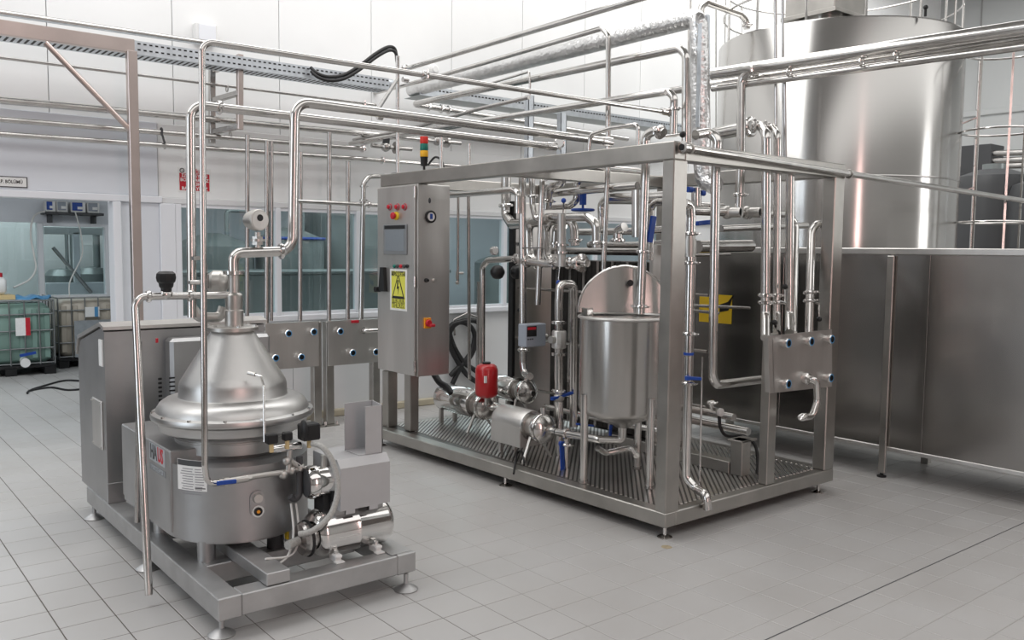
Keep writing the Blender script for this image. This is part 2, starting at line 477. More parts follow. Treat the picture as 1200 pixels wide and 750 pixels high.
# board over the passage to the next room, with its soffit trim
obj('lintel_board', MB().box((-9.6, YW-.03, zl), (wx(186), YW+.10, wz(150, 141)), .006), 'cip_white', wb)
obj('lintel_trim', MB().box((-9.6, YW-.045, zt), (wx(190), YW+.10, zl), .006), 'pvc', wb)
obj('lintel_board', MB().box((wx(187), YW-.012, zt+.055), (9, YW+.10, 2.84), .004), 'wall_white', wb)
obj('lintel_trim', MB().box((wx(190), YW-.03, zt), (9, YW+.10, zt+.055), .005), 'wall_low', wb)
# column beside the passage
obj('column_post', MB().box((xc0, YW-.045, 0), (wx(142), YW+.12, zt), .006), 'pvc', wb)
obj('column_panel', MB().box((wx(142), YW-.02, 0), (wx(187), YW+.10, zt), .004), 'cip_white', wb)
obj('column_post', MB().box((wx(187), YW-.04, 0), (wx(205), YW+.10, zt), .006), 'pvc', wb)
# low wall under the windows, one panel per metre
xj = wx(205)
while xj < 9:
    obj('low_panel', MB().box((xj+.002, YW-.005, .0), (min(xj+1.14, 9), YW+.10, zs-.06), .003), 'wall_low', wb)
    xj += 1.143
obj('window_sill', MB().box((wx(205), YW-.05, zs-.06), (9, YW+.12, zs), .008), 'pvc', wb)
obj('wall_board', MB().box((9, YW-.005, 0), (13.1, YW+.1, 2.84)), 'wall_low', wb)
struct('baseboard_back', MB().box((wx(205), YW-.06, 0), (9, YW-.004, .075), .01), 'kerb')
# ---- windows in the partition
edges = [wx(205), wx(322), wx(416), wx(588), wx(588)+1.5, wx(588)+3.0]
for k in range(len(edges)-1):
    x0, x1 = edges[k], edges[k+1]
    w = struct('window_%d' % (k+1), MB().box((x0-.0, YW-.035, zs), (x0+.055, YW+.05, zt), .005), 'pvc')
    fr_ = MB(); fr_.box((x0+.055, YW-.02, zt-.03), (x1, YW+.05, zt)).box((x0+.055, YW-.02, zs), (x1, YW+.05, zs+.03))
    obj('window_frame', fr_, 'pvc', w)
    obj('pane', MB().box((x0+.05, YW+.012, zs+.02), (x1, YW+.018, zt-.02)), 'glass', w)
# ---- other hall walls and ceiling
struct('wall_right', MB().box((13.0, -9.6, 0), (13.2, YW+.2, 6.6)), 'wall_grey')
zj = wz_ = at(1160, 131.5, x=13.0).z
struct('trim_2', MB().box((12.95, -9.5, zj-.05), (13.0, YW, zj+.05), .01), 'wall_grey')
yj = YW
n_ = 2
for yy in (4.0, 3.0, 2.0, 1.0, 0.0):
    n_ += 1
    struct('trim_%d' % (n_+1), MB().box((12.985, yy-.012, 0), (13.0, yy+.012, 6.5)), 'wall_gap')
struct('wall_left', MB().box((-9.8, -9.6, 0), (-9.6, 14.2, 6.6)), 'wall_dim')
struct('wall_front', MB().box((-9.8, -9.8, 0), (13.2, -9.6, 6.6)), 'wall_dim')
struct('ceiling', MB().box((-9.8, -9.8, 6.6), (13.2, YW+.25, 6.75)), 'ceiling')
# ---- rooms behind the partition
struct('ceiling_back', MB().box((-9.6, YW+.25, 3.3), (9.2, 14.2, 3.4)), 'ceiling')
YF = 11.2
fx = lambda px, py=300: at(px, py, y=YF).x
fz = lambda px, py: at(px, py, y=YF).z
zb0, zb1 = fz(90, 349), fz(90, 262)
wf = struct('wall_far', MB().box((-9.6, YF, 0), (9.2, YF+.1, zb0)), 'cip_white')
obj('far_board', MB().box((-9.6, YF, zb1), (9.2, YF+.1, 3.3)), 'cip_white', wf)
obj('far_board', MB().box((fx(128), YF, zb0), (9.2, YF+.1, zb1)), 'cip_white', wf)
w = struct('window_6', MB().box((fx(44), YF-.05, zb0), (fx(51), YF+.1, zb1), .01), 'pvc')
obj('window_frame', MB().box((fx(122.5), YF-.05, zb0), (fx(128), YF+.1, zb1), .01), 'pvc', w)
obj('window_frame', MB().box((fx(51), YF-.05, zb0), (fx(122.5), YF+.1, zb0+.05)).box((fx(51), YF-.05, zb1-.05), (fx(122.5), YF+.1, zb1)), 'pvc', w)
obj('pane', MB().box((fx(51), YF+.02, zb0), (fx(122.5), YF+.03, zb1)), 'glass', w)
w = struct('window_7', MB().box((fx(44)-3.0, YF-.05, zb0), (fx(44)-2.9, YF+.1, zb1), .01), 'pvc')
obj('pane', MB().box((fx(44)-2.9, YF+.02, zb0), (fx(44), YF+.03, zb1)), 'glass', w)
struct('wall_side', MB().box((9.2, YW+.25, 0), (9.3, 14.2, 3.3)), 'cip_white')
obj('wall_board', MB().box((wx(588)+3.0, YW-.004, zs), (9, YW+.10, zt), .003), 'wall_low', wb)
struct('wall_beyond', MB().box((-9.6, 14.1, 0), (9.2, 14.25, 3.3)), 'wall_white')
# second glazed screen beyond the far window
YG = 12.6
gx = lambda px: at(px, 300, y=YG).x
gz = lambda py: at(90, py, y=YG).z
w = struct('window_8', MB().box((gx(86), YG, gz(331)), (gx(94), YG+.06, gz(272)), .01), 'pvc')
obj('window_frame', MB().box((gx(52), YG, gz(345)), (gx(125), YG+.06, gz(331)), .01), 'pvc', w)
obj('window_frame', MB().box((gx(52), YG, gz(275)), (gx(125), YG+.06, gz(266)), .01), 'wall_grey', w)
obj('window_frame', MB().box((gx(30), YG, 0), (gx(130), YG+.06, gz(345))), 'wall_low', w)

# ================================================================== SKID FRAME
SW, SL = 1.85, 3.36
ZB0, ZB1, ZT0, ZT1 = .075, .167, 2.285, 2.392
XB = -.10     # the long base beam runs slightly out towards its far end
def skid():
    t = thing('skid_frame', 'large rectangular stainless frame of square posts and beams carrying the dairy pasteuriser', 'frame', (0, 0, 0))
    # base beams
    def lb(pa, pb, z0, z1, w, name):
        obj(name, MB().bar(V(pa[0], pa[1], (z0+z1)/2), V(pb[0], pb[1], (z0+z1)/2), w, z1-z0, bev=.006), 'frame_steel', t)
    lb((.05, 0), (XB+.05, SL), ZB0, ZB1, .10, 'base_beam')
    lb((.098, .04), (SW, .04), ZB0, ZB1, .08, 'base_beam')
    lb((SW-.05, .08), (SW-.05, SL), ZB0, ZB1, .10, 'base_beam')
    lb((XB+.1, SL-.05), (SW, SL-.05), ZB0, ZB1, .10, 'base_beam')
    lb((.1, 1.55), (SW-.1, 1.55), ZB0, ZB1-.02, .08, 'base_beam')
    # posts
    def post(x0, x1, y0, y1, z0=ZB1, z1=ZT0):
        obj('post', MB().box((x0, y0, z0), (x1, y1, z1), .006), 'frame_steel', t)
    post(0.001, .125, 0.001, .09, ZB1-.004, ZT0)
    post(SW-.125, SW-.001, 0.001, .10)
    post(-.02, .08, SL-.16, SL-.06, ZB1, .665)
    post(.04, .13, 2.93, 3.03, ZB1, .665)
    post(SW-.1, SW, SL-.1, SL)
    post(SW-.09, SW, 1.62, 1.71)
    # top beams
    lb((.05, 0), (.05, SL), ZT0, ZT1, .10, 'top_beam')
    lb((.1, .05), (SW, .05), ZT0-.005, ZT1-.012, .10, 'top_beam')
    lb((SW-.05, .1), (SW-.05, SL), ZT0, ZT1, .10, 'top_beam')
    lb((.1, SL-.05), (SW-.1, SL-.05), ZT0, ZT1, .10, 'top_beam')
    lb((.1, 1.66), (SW-.1, 1.66), ZT0, ZT1-.01, .08, 'top_beam')
    # deck
    dk = MB().add([(.08, .06, ZB1-.012), (SW-.06, .06, ZB1-.012), (SW-.06, SL-.06, ZB1-.012), (XB+.08, SL-.06, ZB1-.012),
                   (.08, .06, ZB1-.004), (SW-.06, .06, ZB1-.004), (SW-.06, SL-.06, ZB1-.004), (XB+.08, SL-.06, ZB1-.004)],
                  [(3, 2, 1, 0), (4, 5, 6, 7), (0, 1, 5, 4), (1, 2, 6, 5), (2, 3, 7, 6), (3, 0, 4, 7)])
    obj('deck_plate', dk, 'deck_steel_shade', t)
    rb = MB(); x0, x1, y0, y1 = .09, SW-.08, .085, SL-.07
    k = -(SL)
    while k < SW:
        # line x - y = k
        a = max(x0, y0+k); b = min(x1, y1+k)
        if b-a > .05:
            rb.bar((a, a-k, ZB1-.002), (b, b-k, ZB1-.002), .017, .009)
        k += .044
    tag(obj('deck_rib', rb, 'rib_steel_glint', t), kind='stuff')
    # levelling feet
    for x, y in ((.05, .045), (.0, 1.55), (XB+.05, SL-.1), (SW-.13, .04), (SW-.08, SL-.08), (SW-.06, 1.6)):
        o = MB().lathe([(.0, 0), (.045, 0), (.047, .006), (.030, .016), (.012, .022), (.012, ZB0)], (x, y, 0), (0, 0, 1), 18)
        obj('levelling_foot', o, 'polished', t)
    return t
skid()


# ================================================================== CREAM SEPARATOR (centrifuge on its own base)
AX, AY = -2.225, 1.10
DEP = (V(AX, AY, .9)-CAM).dot(_f)
def zc(py): return at(267, py, y=AY).z
def rp(hw): return hw*DEP/FPX
sep = thing('separator', 'grey stainless centrifugal separator with conical bowl hood on a low steel base frame', 'separator', (-2.11, 1.45, 0))
BX0, BX1, BY0, BY1, BZ0, BZ1 = -2.62, -1.585, .30, 2.62, .085, .19
fr_ = MB()
for a, b in (((BX0, BY0), (BX0+.11, BY1)), ((BX1-.11, BY0), (BX1, BY1))):
    obj('base_beam', MB().box((a[0], a[1], BZ0), (b[0], b[1], BZ1), .005), 'blasted', sep)
for y in (BY0, .74, 1.55, 2.50):
    obj('base_beam', MB().box((BX0+.11, y, BZ0+.002), (BX1-.11, y+.11, BZ1-.002), .005), 'blasted', sep)
_rx = at(332, 688, z=BZ1).x
obj('side_rail', MB().box((_rx-.058, .31, BZ1+.0), (_rx+.058, 1.55, BZ1+.06), .004), 'blasted', sep)
obj('side_rail', MB().box((-1.72, .32, BZ1), (-1.60, .75, BZ1+.003), .001), 'blasted', sep)
for x, y in ((-2.585, .355), (-1.645, .30), (-2.60, 1.40), (-2.60, 2.52), (-1.64, 1.45), (-1.64, 2.5)):
    o = MB().lathe([(0, 0), (.060, 0), (.062, .006), (.048, .016), (.022, .03), (.012, .034), (.012, BZ0)], (x, y, 0), (0, 0, 1), 22)
    obj('levelling_foot', o, 'blasted', sep)
# round legs under the body
for px, py in ((242, 655), (323, 640), (190, 622)):
    p = at(px, py, z=BZ1)
    obj('leg', MB().cyl((p.x, p.y, BZ1-.01), (p.x, p.y, .34), .044), 'body_steel' if px != 323 else 'dark_grey', sep)
# lower body: round front, flat flanks
BR = .365; bcx, bcy = -2.245, 1.02
def dshape(r, y1, n=26):
    pts = [(bcx+r*cos(a), bcy+r*sin(a)) for a in [pi+pi*i/n for i in range(n+1)]]
    return pts+[(bcx+r, y1), (bcx-r, y1)]
zb0, zb1 = .30, .672
obj('lower_body', MB().extrude(dshape(BR, 1.78), zb0, zb1), 'body_steel', sep, ang=25)
obj('body_floor', MB().extrude(dshape(BR-.03, 1.74), zb0-.018, zb0), 'body_steel', sep)
obj('flank_box', MB().box((bcx-BR-.002, .95, zb0+.02), (bcx-BR+.16, 1.80, .735), .006), 'body_steel', sep)
# hood
pf = [(rp(57), zb1-.01), (rp(59), zb1+.006), (rp(61), zc(522)), (rp(65), zc(521)), (rp(65.5), zc(509)), (rp(66.5), zc(508.2)), (rp(66.5), zc(507.2)), (rp(65.5), zc(506.5)), (rp(66), zc(505)), (rp(78), zc(500.5)),
      (rp(82.5), zc(498)), (rp(84), zc(489)), (rp(85), zc(487.8)), (rp(89), zc(487)), (rp(91), zc(485.5)), (rp(91.5), zc(483)), (rp(90.5), zc(479.5)), (rp(86), zc(477.5))]
obj('bowl_casing', MB().lathe(pf, (AX, AY, 0), n=64), 'hood_steel', sep, ang=40)
pf = [(rp(86), zc(477.5)), (rp(84.5), zc(474)), (rp(81), zc(468.5)), (rp(75), zc(464.5)), (rp(66), zc(463)), (rp(62), zc(463)), (rp(61), zc(462)), (rp(60.5), zc(450)), (rp(59), zc(445))]
for k in range(1, 9):
    u = k/8; pf.append((rp(59-(59-25)*u), zc(445-(445-390)*u)))
pf += [(rp(24), zc(388))]
obj('bowl_hood', MB().lathe(pf, (AX, AY, 0), n=64), 'hood_steel', sep, ang=50)
obj('hood_flange', MB().lathe([(rp(24), zc(388)), (rp(29), zc(387)), (rp(29), zc(383)), (rp(27), zc(382)), (rp(10), zc(382))], (AX, AY, 0), n=40), 'cast_steel', sep)
for k in range(6):
    a = k*pi/3+.4
    obj('bolt', MB().cyl((AX+rp(26)*cos(a), AY+rp(26)*sin(a), zc(383)), (AX+rp(26)*cos(a), AY+rp(26)*sin(a), zc(380)), .009, n=6), 'polished', sep)
for k in range(14):
    a = 2*pi*k/14+.2
    x, y = AX+rp(88)*cos(a), AY+rp(88)*sin(a)
    obj('rim_bolt', MB().cyl((x, y, zc(482)), (x, y, zc(477)), .010, n=6), 'polished', sep)
# spigot stack on top
sp = MB().lathe([(rp(10.5), zc(382)), (rp(10.5), zc(364)), (rp(9.6), zc(363)), (rp(9.6), zc(361)), (rp(9.8), zc(360)), (rp(9.8), zc(346)), (rp(8), zc(344)),
                 (rp(6.2), zc(343)), (rp(6.2), zc(322))], (AX+.01, AY, 0), n=32)
obj('spigot', sp, 'cast_steel', sep)
obj('spigot_flange', MB().lathe([(rp(6), zc(322)), (rp(12), zc(321.5)), (rp(12), zc(317.5)), (rp(6), zc(317))], (AX+.01, AY, 0), n=28), 'tube', sep)
# small water tube on the hood
p0 = at(293, 437, y=AY-.30); p1 = at(306, 441, y=AY-.36); p2 = at(309, 452, y=AY-.40); p3 = at(310, 518, y=AY-.46)
wt = obj('water_tube', MB().tube([p0, p1, p2, p3], .0055, .012, 10), 'tube', sep)
obj('tube_joint', MB().cyl(p0-V(.005, -.01, 0), p0.lerp(p1, .5), .010, n=10), 'cast_steel', wt)
# maker badge and plate on the flat flank
fx_ = bcx-BR
def fp(px, py): return at(px, py, x=fx_-.004)
q0, q1 = fp(175, 517.5), fp(193.5, 545.5)
bd = obj('badge', MB().box((fx_-.005, q1.y, fp(175, 537).z), (fx_, q0.y, fp(175, 517.5).z)), 'galvanised', sep)
bc = V(fx_-.0055, (q0.y+q1.y)/2, (fp(175, 537).z+fp(175, 517.5).z)/2)
text('badge_text', 'HA', .105, bc+V(0, .055, .0), (0, -1, 0), (0, 0, 1), 'dark_grey', bd, bold=True, sx=.74)
text('badge_text', 'US', .105, bc-V(0, .055, .0), (0, -1, 0), (0, 0, 1), 'sign_red', bd, bold=True, sx=.74)
z1_, z0_ = fp(174.5, 541).z, fp(174.5, 548).z
pl = obj('model_plate', MB().box((fx_-.004, q1.y, z0_), (fx_, q0.y+.003, z1_)), 'screen_frame', sep)
text('plate_text', 'MAXCREAM 20', .034, V(fx_-.0045, (q0.y+q1.y)/2, (z0_+z1_)/2), (0, -1, 0), (0, 0, 1), 'galvanised', pl, sx=.8)
# data sheet wrapped round the drum
def wrap(px0, px1, z0, z1, off, n=10):
    a0 = atan2(*(lambda p: (p.y-bcy, p.x-bcx))(at(px0, 560, y=bcy-BR*.7)))
    def ang(px):
        lo, hi = pi, 2*pi
        best = min((abs((600+FPX*(V(bcx+BR*cos(a), bcy+BR*sin(a), .55)-CAM).dot(RIGHT)/(V(bcx+BR*cos(a), bcy+BR*sin(a), .55)-CAM).dot(_f))-px), a) for a in [pi+pi*i/400 for i in range(400)])
        return best[1]
    A, B = ang(px0), ang(px1); vs = []; fs = []
    for k in range(n+1):
        a = A+(B-A)*k/n
        for z in (z0, z1):
            vs.append(V(bcx+(BR+off)*cos(a), bcy+(BR+off)*sin(a), z))
    for k in range(n): fs.append((2*k, 2*k+2, 2*k+3, 2*k+1))
    return MB().add(vs, fs)
zA, zB = at(226, 546, y=.70).z, at(226, 583, y=.70).z
sh = obj('data_plate', wrap(209, 243, zB, zA, .0015), 'paper', sep)
obj('plate_header', wrap(209.3, 242.7, zA-.030, zA-.002, .0022), 'dark_grey', sh)
for k in range(11):
    z = zA-.045-k*.0125
    obj('plate_line', wrap(212+random.uniform(0, 3), 226+random.uniform(0, 4), z-.0022, z+.0022, .0022, 5), 'paper_print', sh)
    obj('plate_line', wrap(229, 236+random.uniform(0, 4), z-.0022, z+.0022, .0022, 4), 'paper_print', sh)
obj('plate_line', wrap(229, 241, zB+.012, zB+.017, .0022, 4), 'dark_grey', sh)
# oval sight fitting with plug on the drum front
sf = at(300.5, 590, y=.665); nn = V(sf.x-bcx, sf.y-bcy, 0).normalized(); sf = V(bcx, bcy, sf.z)+nn*BR
tt = V(0, 0, 1).cross(nn)
def stadium(c, w, h, n=10):
    pts = []
    for k in range(n+1):
        a = pi*k/n; pts.append(c+tt*(w*cos(a))+V(0, 0, 1)*(h+w*sin(a)))
    for k in range(n+1):
        a = pi+pi*k/n; pts.append(c+tt*(w*cos(a))+V(0, 0, 1)*(-h+w*sin(a)))
    return pts
fit = obj('sight_fitting', MB().prism(stadium(sf-nn*.01, .036, .032), nn*.022), 'body_steel', sep)
obj('sight_boss', MB().cyl(sf+V(0, 0, .033), sf+V(0, 0, .033)+nn*.032, .026, .022), 'cast_steel', fit)
obj('sight_ring', MB().cyl(sf-V(0, 0, .033), sf-V(0, 0, .033)+nn*.022, .030), 'polished', fit)
obj('sight_plug', MB().cyl(sf-V(0, 0, .033), sf-V(0, 0, .033)+nn*.026, .021), 'black', fit)
obj('sight_nut', MB().cyl(sf-V(0, 0, .033), sf-V(0, 0, .033)+nn*.030, .009, n=6), 'orange', fit)
# drive housing behind the bowl
CY0 = 2.13
hz = at(121, 389, x=BX0+.01).z
hb = MB(); prof = [(CY0, BZ1), (CY0, hz), (CY0+.06, hz+.02), (2.72, hz-.10), (2.78, hz-.20), (2.78, BZ1)]
hb.prism([V(BX0+.01, a, b) for a, b in prof], V(1.0, 0, 0))
hs = obj('drive_housing', hb, 'body_steel', sep, ang=25)
ld = MB(); prof = [(CY0-.02, hz+.012), (CY0-.02, hz+.032), (CY0+.07, hz+.055), (2.74, hz-.066), (2.81, hz-.18), (2.80, hz-.20), (2.73, hz-.09), (CY0+.07, hz+.030)]
ld.prism([V(BX0, a, b) for a, b in prof], V(1.02, 0, 0)); obj('housing_lid', ld, 'brushed', sep, ang=25)
obj('plinth_plate', MB().box((BX0+.005, CY0-.012, BZ1), (BX0+.36, CY0, BZ1+.125), .002), 'body_steel', sep)
for z in (BZ1+.035, BZ1+.09): obj('screw', MB().cyl((BX0+.16, CY0-.012, z), (BX0+.16, CY0-.018, z), .006, n=8), 'polished', sep)
zz = at(120, 500, x=BX0).z
obj('access_hatch', MB().box((BX0-.001, 2.20, zz-.15), (BX0+.012, 2.42, zz+.15), .004), 'brushed', sep)
for y in (2.215, 2.405):
    for z in (zz-.135, zz+.135): obj('screw', MB().cyl((BX0-.001, y, z), (BX0-.007, y, z), .006, n=8), 'polished', sep)
zz = at(117, 410, x=BX0).z
obj('housing_label', MB().box((BX0+.004, 2.16, zz-.1), (BX0+.0105, 2.24, zz+.06)), 'paper', sep)
# motor guard box with louvres
mgx0, mgx1, mgy = -2.265, -1.62, 2.0
mg = MB(); mg.box((mgx0, mgy, BZ1), (mgx1, CY0-.002, hz-.05), .02)
mgo = obj('motor_guard', mg, 'body_steel', sep)
for r in range(6):
    z = at(187, 444+r*5, y=mgy).z
    a = at(185.2, 444, y=mgy).x; obj('louvre', MB().box((a, mgy-.004, z-.007), (a+.022, mgy+.002, z+.007), .002), 'hole', mgo)
    if r < 5:
        a = at(198, 444, y=mgy).x; obj('louvre', MB().box((a, mgy-.004, z-.005), (a+.036, mgy+.002, z+.005), .002), 'hole', mgo)
p = at(183.7, 399, y=mgy); obj('red_button', MB().box((p.x-.008, mgy-.006, p.z-.014), (p.x+.008, mgy, p.z+.014), .002), 'sign_red', mgo)

# ------------------------------------------------- feed tube with blue ball valve (front of the bowl)
YP2 = .58
blue_p = [at(236.5, 150, y=YP2+.12), at(240, 534, y=YP2), at(243, 562, y=YP2), at(262, 566, y=YP2-.0), at(262, 566, y=YP2)+V(.30, 0, .055)]
# valve manifold on the right of the bowl: tube, tees, solenoids
def vp(px, py, y=.60): return at(px, py, y=y)
vm = obj('valve_manifold', MB().tube([vp(288, 560), vp(330, 553.5), vp(364, 548)], .0135), 'cast_steel', sep)
obj('tube', MB().tube([vp(319, 527), vp(352, 522)], .020), 'polished', vm)
obj('tube', MB().tube([vp(340, 519), vp(338, 552)], .016), 'cast_steel', vm)
obj('tube', MB().tube([vp(351, 535), vp(351, 580), vp(345, 586), vp(340, 582)], .017), 'dark_grey', vm)
for px, py in ((336, 540), (342, 551), (332, 556), (352, 548)):
    obj('joint', MB().sphere(vp(px, py), .024, 14), 'cast_steel', vm)
obj('joint', MB().cyl(vp(285, 561), vp(294, 559.5), .018, n=6), 'cast_steel', vm)
obj('elbow', MB().tube([vp(338, 536), vp(346, 544), vp(356, 552)], .012), 'cast_steel', vm)
for px, py, w in ((318, 514, .045), (336.5, 511, .038), (362, 505.5, .075)):
    c = vp(px, py, .58)
    s = obj('solenoid', MB().box((c.x-w*.62, c.y-w*.5, c.z-w*.55), (c.x+w*.62, c.y+w*.5, c.z+w*.55), .006), 'black', vm)
    obj('solenoid_stem', MB().cyl(c-V(0, 0, w*.5), c-V(0, 0, w*.5+.045), .011, n=10), 'tan', vm)
obj('solenoid_cap', MB().sphere(vp(356, 504, .55), .035, 14, (.5, 1, 1.5)), 'black', vm)
obj('lever', MB().bar(vp(345, 540, .57), vp(357, 548, .56), .008, .004), 'polished', vm)
obj('stand_tube', MB().cyl(vp(338, 640, .75)*1.0, vp(338, 556, .75), .02), 'brushed', vm)

# ------------------------------------------------- polished pressure set with motor cover and folded chute
hu = thing('water_pressure_set', 'mirror-polished horizontal pressure vessel with pump under a folded grey sheet cover on the separator base', 'pump', (-1.84, .52, BZ1))
hy, hr = .535, .121
hzc = .314
xl, xr = at(377, 620, y=.45).x, at(458, 612, y=.47).x
vprof = [(.0, xl-.035), (.06, xl-.03), (.10, xl-.012), (hr-.004, xl+.012), (hr, xl+.035), (hr, (xl+xr)/2-.006), (hr+.002, (xl+xr)/2-.003), (hr+.002, (xl+xr)/2+.003), (hr, (xl+xr)/2+.006), (hr, xr-.035), (hr-.012, xr-.012), (.09, xr+.005), (.0, xr+.014)]
ves = obj('vessel', MB().lathe(vprof, (0, hy, hzc), (1, 0, 0), 48), 'polished', hu, ang=50)
obj('end_flange', MB().lathe([(.03, xl-.09), (.075, xl-.085), (.086, xl-.072), (.086, xl-.05), (.065, xl-.045), (.065, xl-.02)], (0, hy-.02, hzc-.01), (1, 0, 0), 32), 'tube_dark', hu)
obj('end_ring', MB().torus((xl-.05, hy-.02, hzc-.01), (1, 0, 0), .084, .009), 'black', hu)
obj('neck_tube', MB().tube([(xl-.10, hy-.03, hzc-.01), (xl-.17, hy-.06, hzc-.012)], .022), 'braid', hu)
lb_c = V(at(410, 622, y=.41).x, hy, hzc)
lab = MB(); vs = []; fs = []
for k in range(6):
    a = -radians(8)-k*radians(5.5)
    for x in (at(399, 620, y=.41).x, at(422, 620, y=.41).x): vs.append(V(x, hy-(hr+.001)*cos(a), hzc+(hr+.001)*sin(a)+.04))
for k in range(5): fs.append((2*k, 2*k+1, 2*k+3, 2*k+2))
lab.add([V(v.x, v.y, v.z-.03) for v in vs], fs); obj('rating_label', lab, 'paper', ves)
for px in (394, 441):
    x = at(px, 655, y=.41).x
    ft = obj('foot_bracket', MB().box((x-.016, .375, BZ1), (x+.03, .41, BZ1+.006)).box((x-.008, .40, BZ1), (x+.022, .47, BZ1+.025)).box((x-.012, .39, BZ1+.02), (x+.026, .44, BZ1+.038), .005), 'white_plastic', hu)
    obj('foot_nut', MB().cyl((x+.007, .425, BZ1+.036), (x+.007, .425, BZ1+.055), .012, n=8), 'polished', ft)
for x in ((xl+xr)/2-.10, (xl+xr)/2+.12):
    obj('saddle', MB().box((x-.03, hy-.08, hzc+hr-.03), (x+.03, hy+.08, hzc+hr+.04), .004), 'body_steel', hu)
cx0, cx1 = at(399, 575, y=.42).x, at(457, 565, y=.42).x
cz0, cz1, cz2 = at(428, 594, y=.42).z, at(428, 545, y=.42).z, at(428, 537, y=.45).z
cvp = [(.42, cz0), (.42, cz1), (.455, cz2+.012), (.72, cz2+.012), (.72, cz0)]
cv = MB()
cv.prism([V(cx0, a, b) for a, b in cvp], V(cx1-cx0, 0, 0)); mc_ = obj('motor_cover', cv, 'sheet', hu, ang=15)
for x in (cx0+.03, (cx0+cx1)/2+.02): obj('cover_tab', MB().box((x, .419, cz0-.02), (x+.05, .424, cz0+.002)), 'sheet', mc_)
obj('motor', MB().cyl((cx0-.02, .58, cz0+.08), (cx0+.03, .58, cz0+.08), .10, n=28), 'black', hu)
# centrifugal pump body left of the cover
pc = at(380, 563, y=.55)
pb_ = MB().lathe([(.02, -.10), (.075, -.095), (.084, -.08), (.084, -.045), (.078, -.04), (.078, .055), (.06, .07)], pc, (1, -.12, 0), 36)
obj('pump_body', pb_, 'polished', hu)
obj('pump_face', MB().lathe([(.01, -.104), (.07, -.10), (.07, -.09)], pc, (1, -.12, 0), 30), 'dark_grey', hu)
obj('pump_neck', MB().cyl(pc+V(0, 0, .07), pc+V(0, 0, .13), .018), 'cast_steel', hu)
obj('pump_foot', MB().box((pc.x-.03, pc.y-.05, hzc+hr*.7), (pc.x+.10, pc.y+.06, pc.z-.06), .005), 'black', hu)
# braided hose
hp = [vp(366, 520, .52), vp(378, 524, .46), vp(390, 542, .42), vp(396, 572, .39), vp(388, 602, .38), vp(368, 621, .40), vp(350, 626, .44)]
solo('braided_hose', MB().sweep(smooth_path(hp, 6), .0145, 12), 'braid', 'grey braided hose arching beside the polished pressure vessel', 'hose', ang=60)
# chute sheet standing on the cover
ch = thing('sheet_chute', 'open folded sheet-metal chute standing on the grey motor cover', 'chute', (at(430, 528, y=.5).x, .5, cz2+.012))
zc0, zc1 = cz2+.013, at(430, 475, y=.5).z
sx0, sxm, sx1 = at(404, 500, y=.62).x, at(428, 500, y=.47).x, at(448, 500, y=.47).x
obj('back_sheet', MB().box((sx0, .62, zc0), (sx1+.03, .624, zc1)), 'sheet', ch)
obj('front_sheet', MB().box((sxm, .468, zc0), (sx1, .472, zc1)), 'sheet', ch)
obj('side_sheet', MB().prism([V(sx1, .468, zc0), V(sx1, .468, zc1), V(sx1+.03, .624, zc1), V(sx1+.03, .624, zc0)], V(-.004, 0, 0)), 'sheet', ch)
obj('foot_sheet', MB().box((sx0, .47, zc0), (sx1, .62, zc0+.003)), 'sheet', ch)
# clear hoses by the yellow marker
obj_y = MB().box((at(336, 620, y=.7).x, .70, BZ1+.06), (at(336, 620, y=.7).x+.014, .73, .55), .002)
solo('yellow_marker', obj_y, 'yellow', 'narrow yellow strip standing beside the separator leg', 'marker')
for k, (dx, nm) in enumerate(((0, 'outer'), (.022, 'inner'))):
    hp = [vp(341+6*k, 590, .62), vp(344+6*k, 625, .55), vp(338+4*k, 650, .5), vp(325-14*k, 662-7*k, .48)]
    solo('clear_hose', MB().sweep(smooth_path(hp, 6), .006, 8), 'hose_clear', 'thin clear plastic hose hanging beside the yellow strip, %s one' % ('longer' if k == 0 else 'shorter'), 'hose', ang=60)

# ================================================================== ELECTRICAL CABINET on the skid
CX0, CX1, CYF, CYB, CZ0, CZ1 = -.030, .315, 2.738, 3.36, .672, 2.282
cab = thing('control_cabinet', 'tall stainless electrical control cabinet with touch screen and yellow voltage warning sign', 'cabinet', ((CX0+CX1)/2, 3.05, CZ0))
obj('body', MB().box((CX0+.02, CYF, CZ0), (CX1, CYB, CZ1), .005), 'brushed', cab)
door = obj('door', MB().box((CX0, CYF+.02, CZ0+.004), (CX0+.018, CYB, CZ1-.01), .004), 'brushed', cab)
def L(px, py, d=0): return at(px, py, x=CX0-d)
def Rf(px, py, d=0): return at(px, py, y=CYF-d)
for px in (457, 466, 474.5):          # red pilot lamps
    p = L(px, 242.5+.0*(px-457)); b = obj('pilot_lamp', MB().lathe([(.030, 0), (.030, .006), (.020, .008), (.018, .024), (.010, .028)], p, (-1, 0, 0), 18), 'sign_red', cab)
    obj('lamp_bezel', MB().lathe([(.027, 0), (.027, .010), (.022, .012)], p, (-1, 0, 0), 18), 'screen_frame', b)
p = L(465, 253); e = obj('emergency_base', MB().lathe([(.036, 0), (.036, .014), (.028, .018)], p, (-1, 0, 0), 20), 'yellow', cab)
obj('emergency_button', MB().lathe([(.016, .014), (.016, .03), (.030, .034), (.030, .046), (.022, .052)], p, (-1, 0, 0), 20), 'sign_red', e)
a, b = L(450.5, 263.5), L(477.5, 298.5)
hm = obj('touch_screen', MB().box((CX0-.012, b.y, b.z), (CX0, a.y, a.z), .004), 'screen_frame', cab)
obj('screen_glass', MB().box((CX0-.0135, b.y+.035, b.z+.03), (CX0-.012, a.y-.035, a.z-.045)), 'screen', hm)
obj('screen_band', MB().box((CX0-.0135, b.y+.02, a.z-.038), (CX0-.012, a.y-.02, a.z-.008)), 'black', hm)
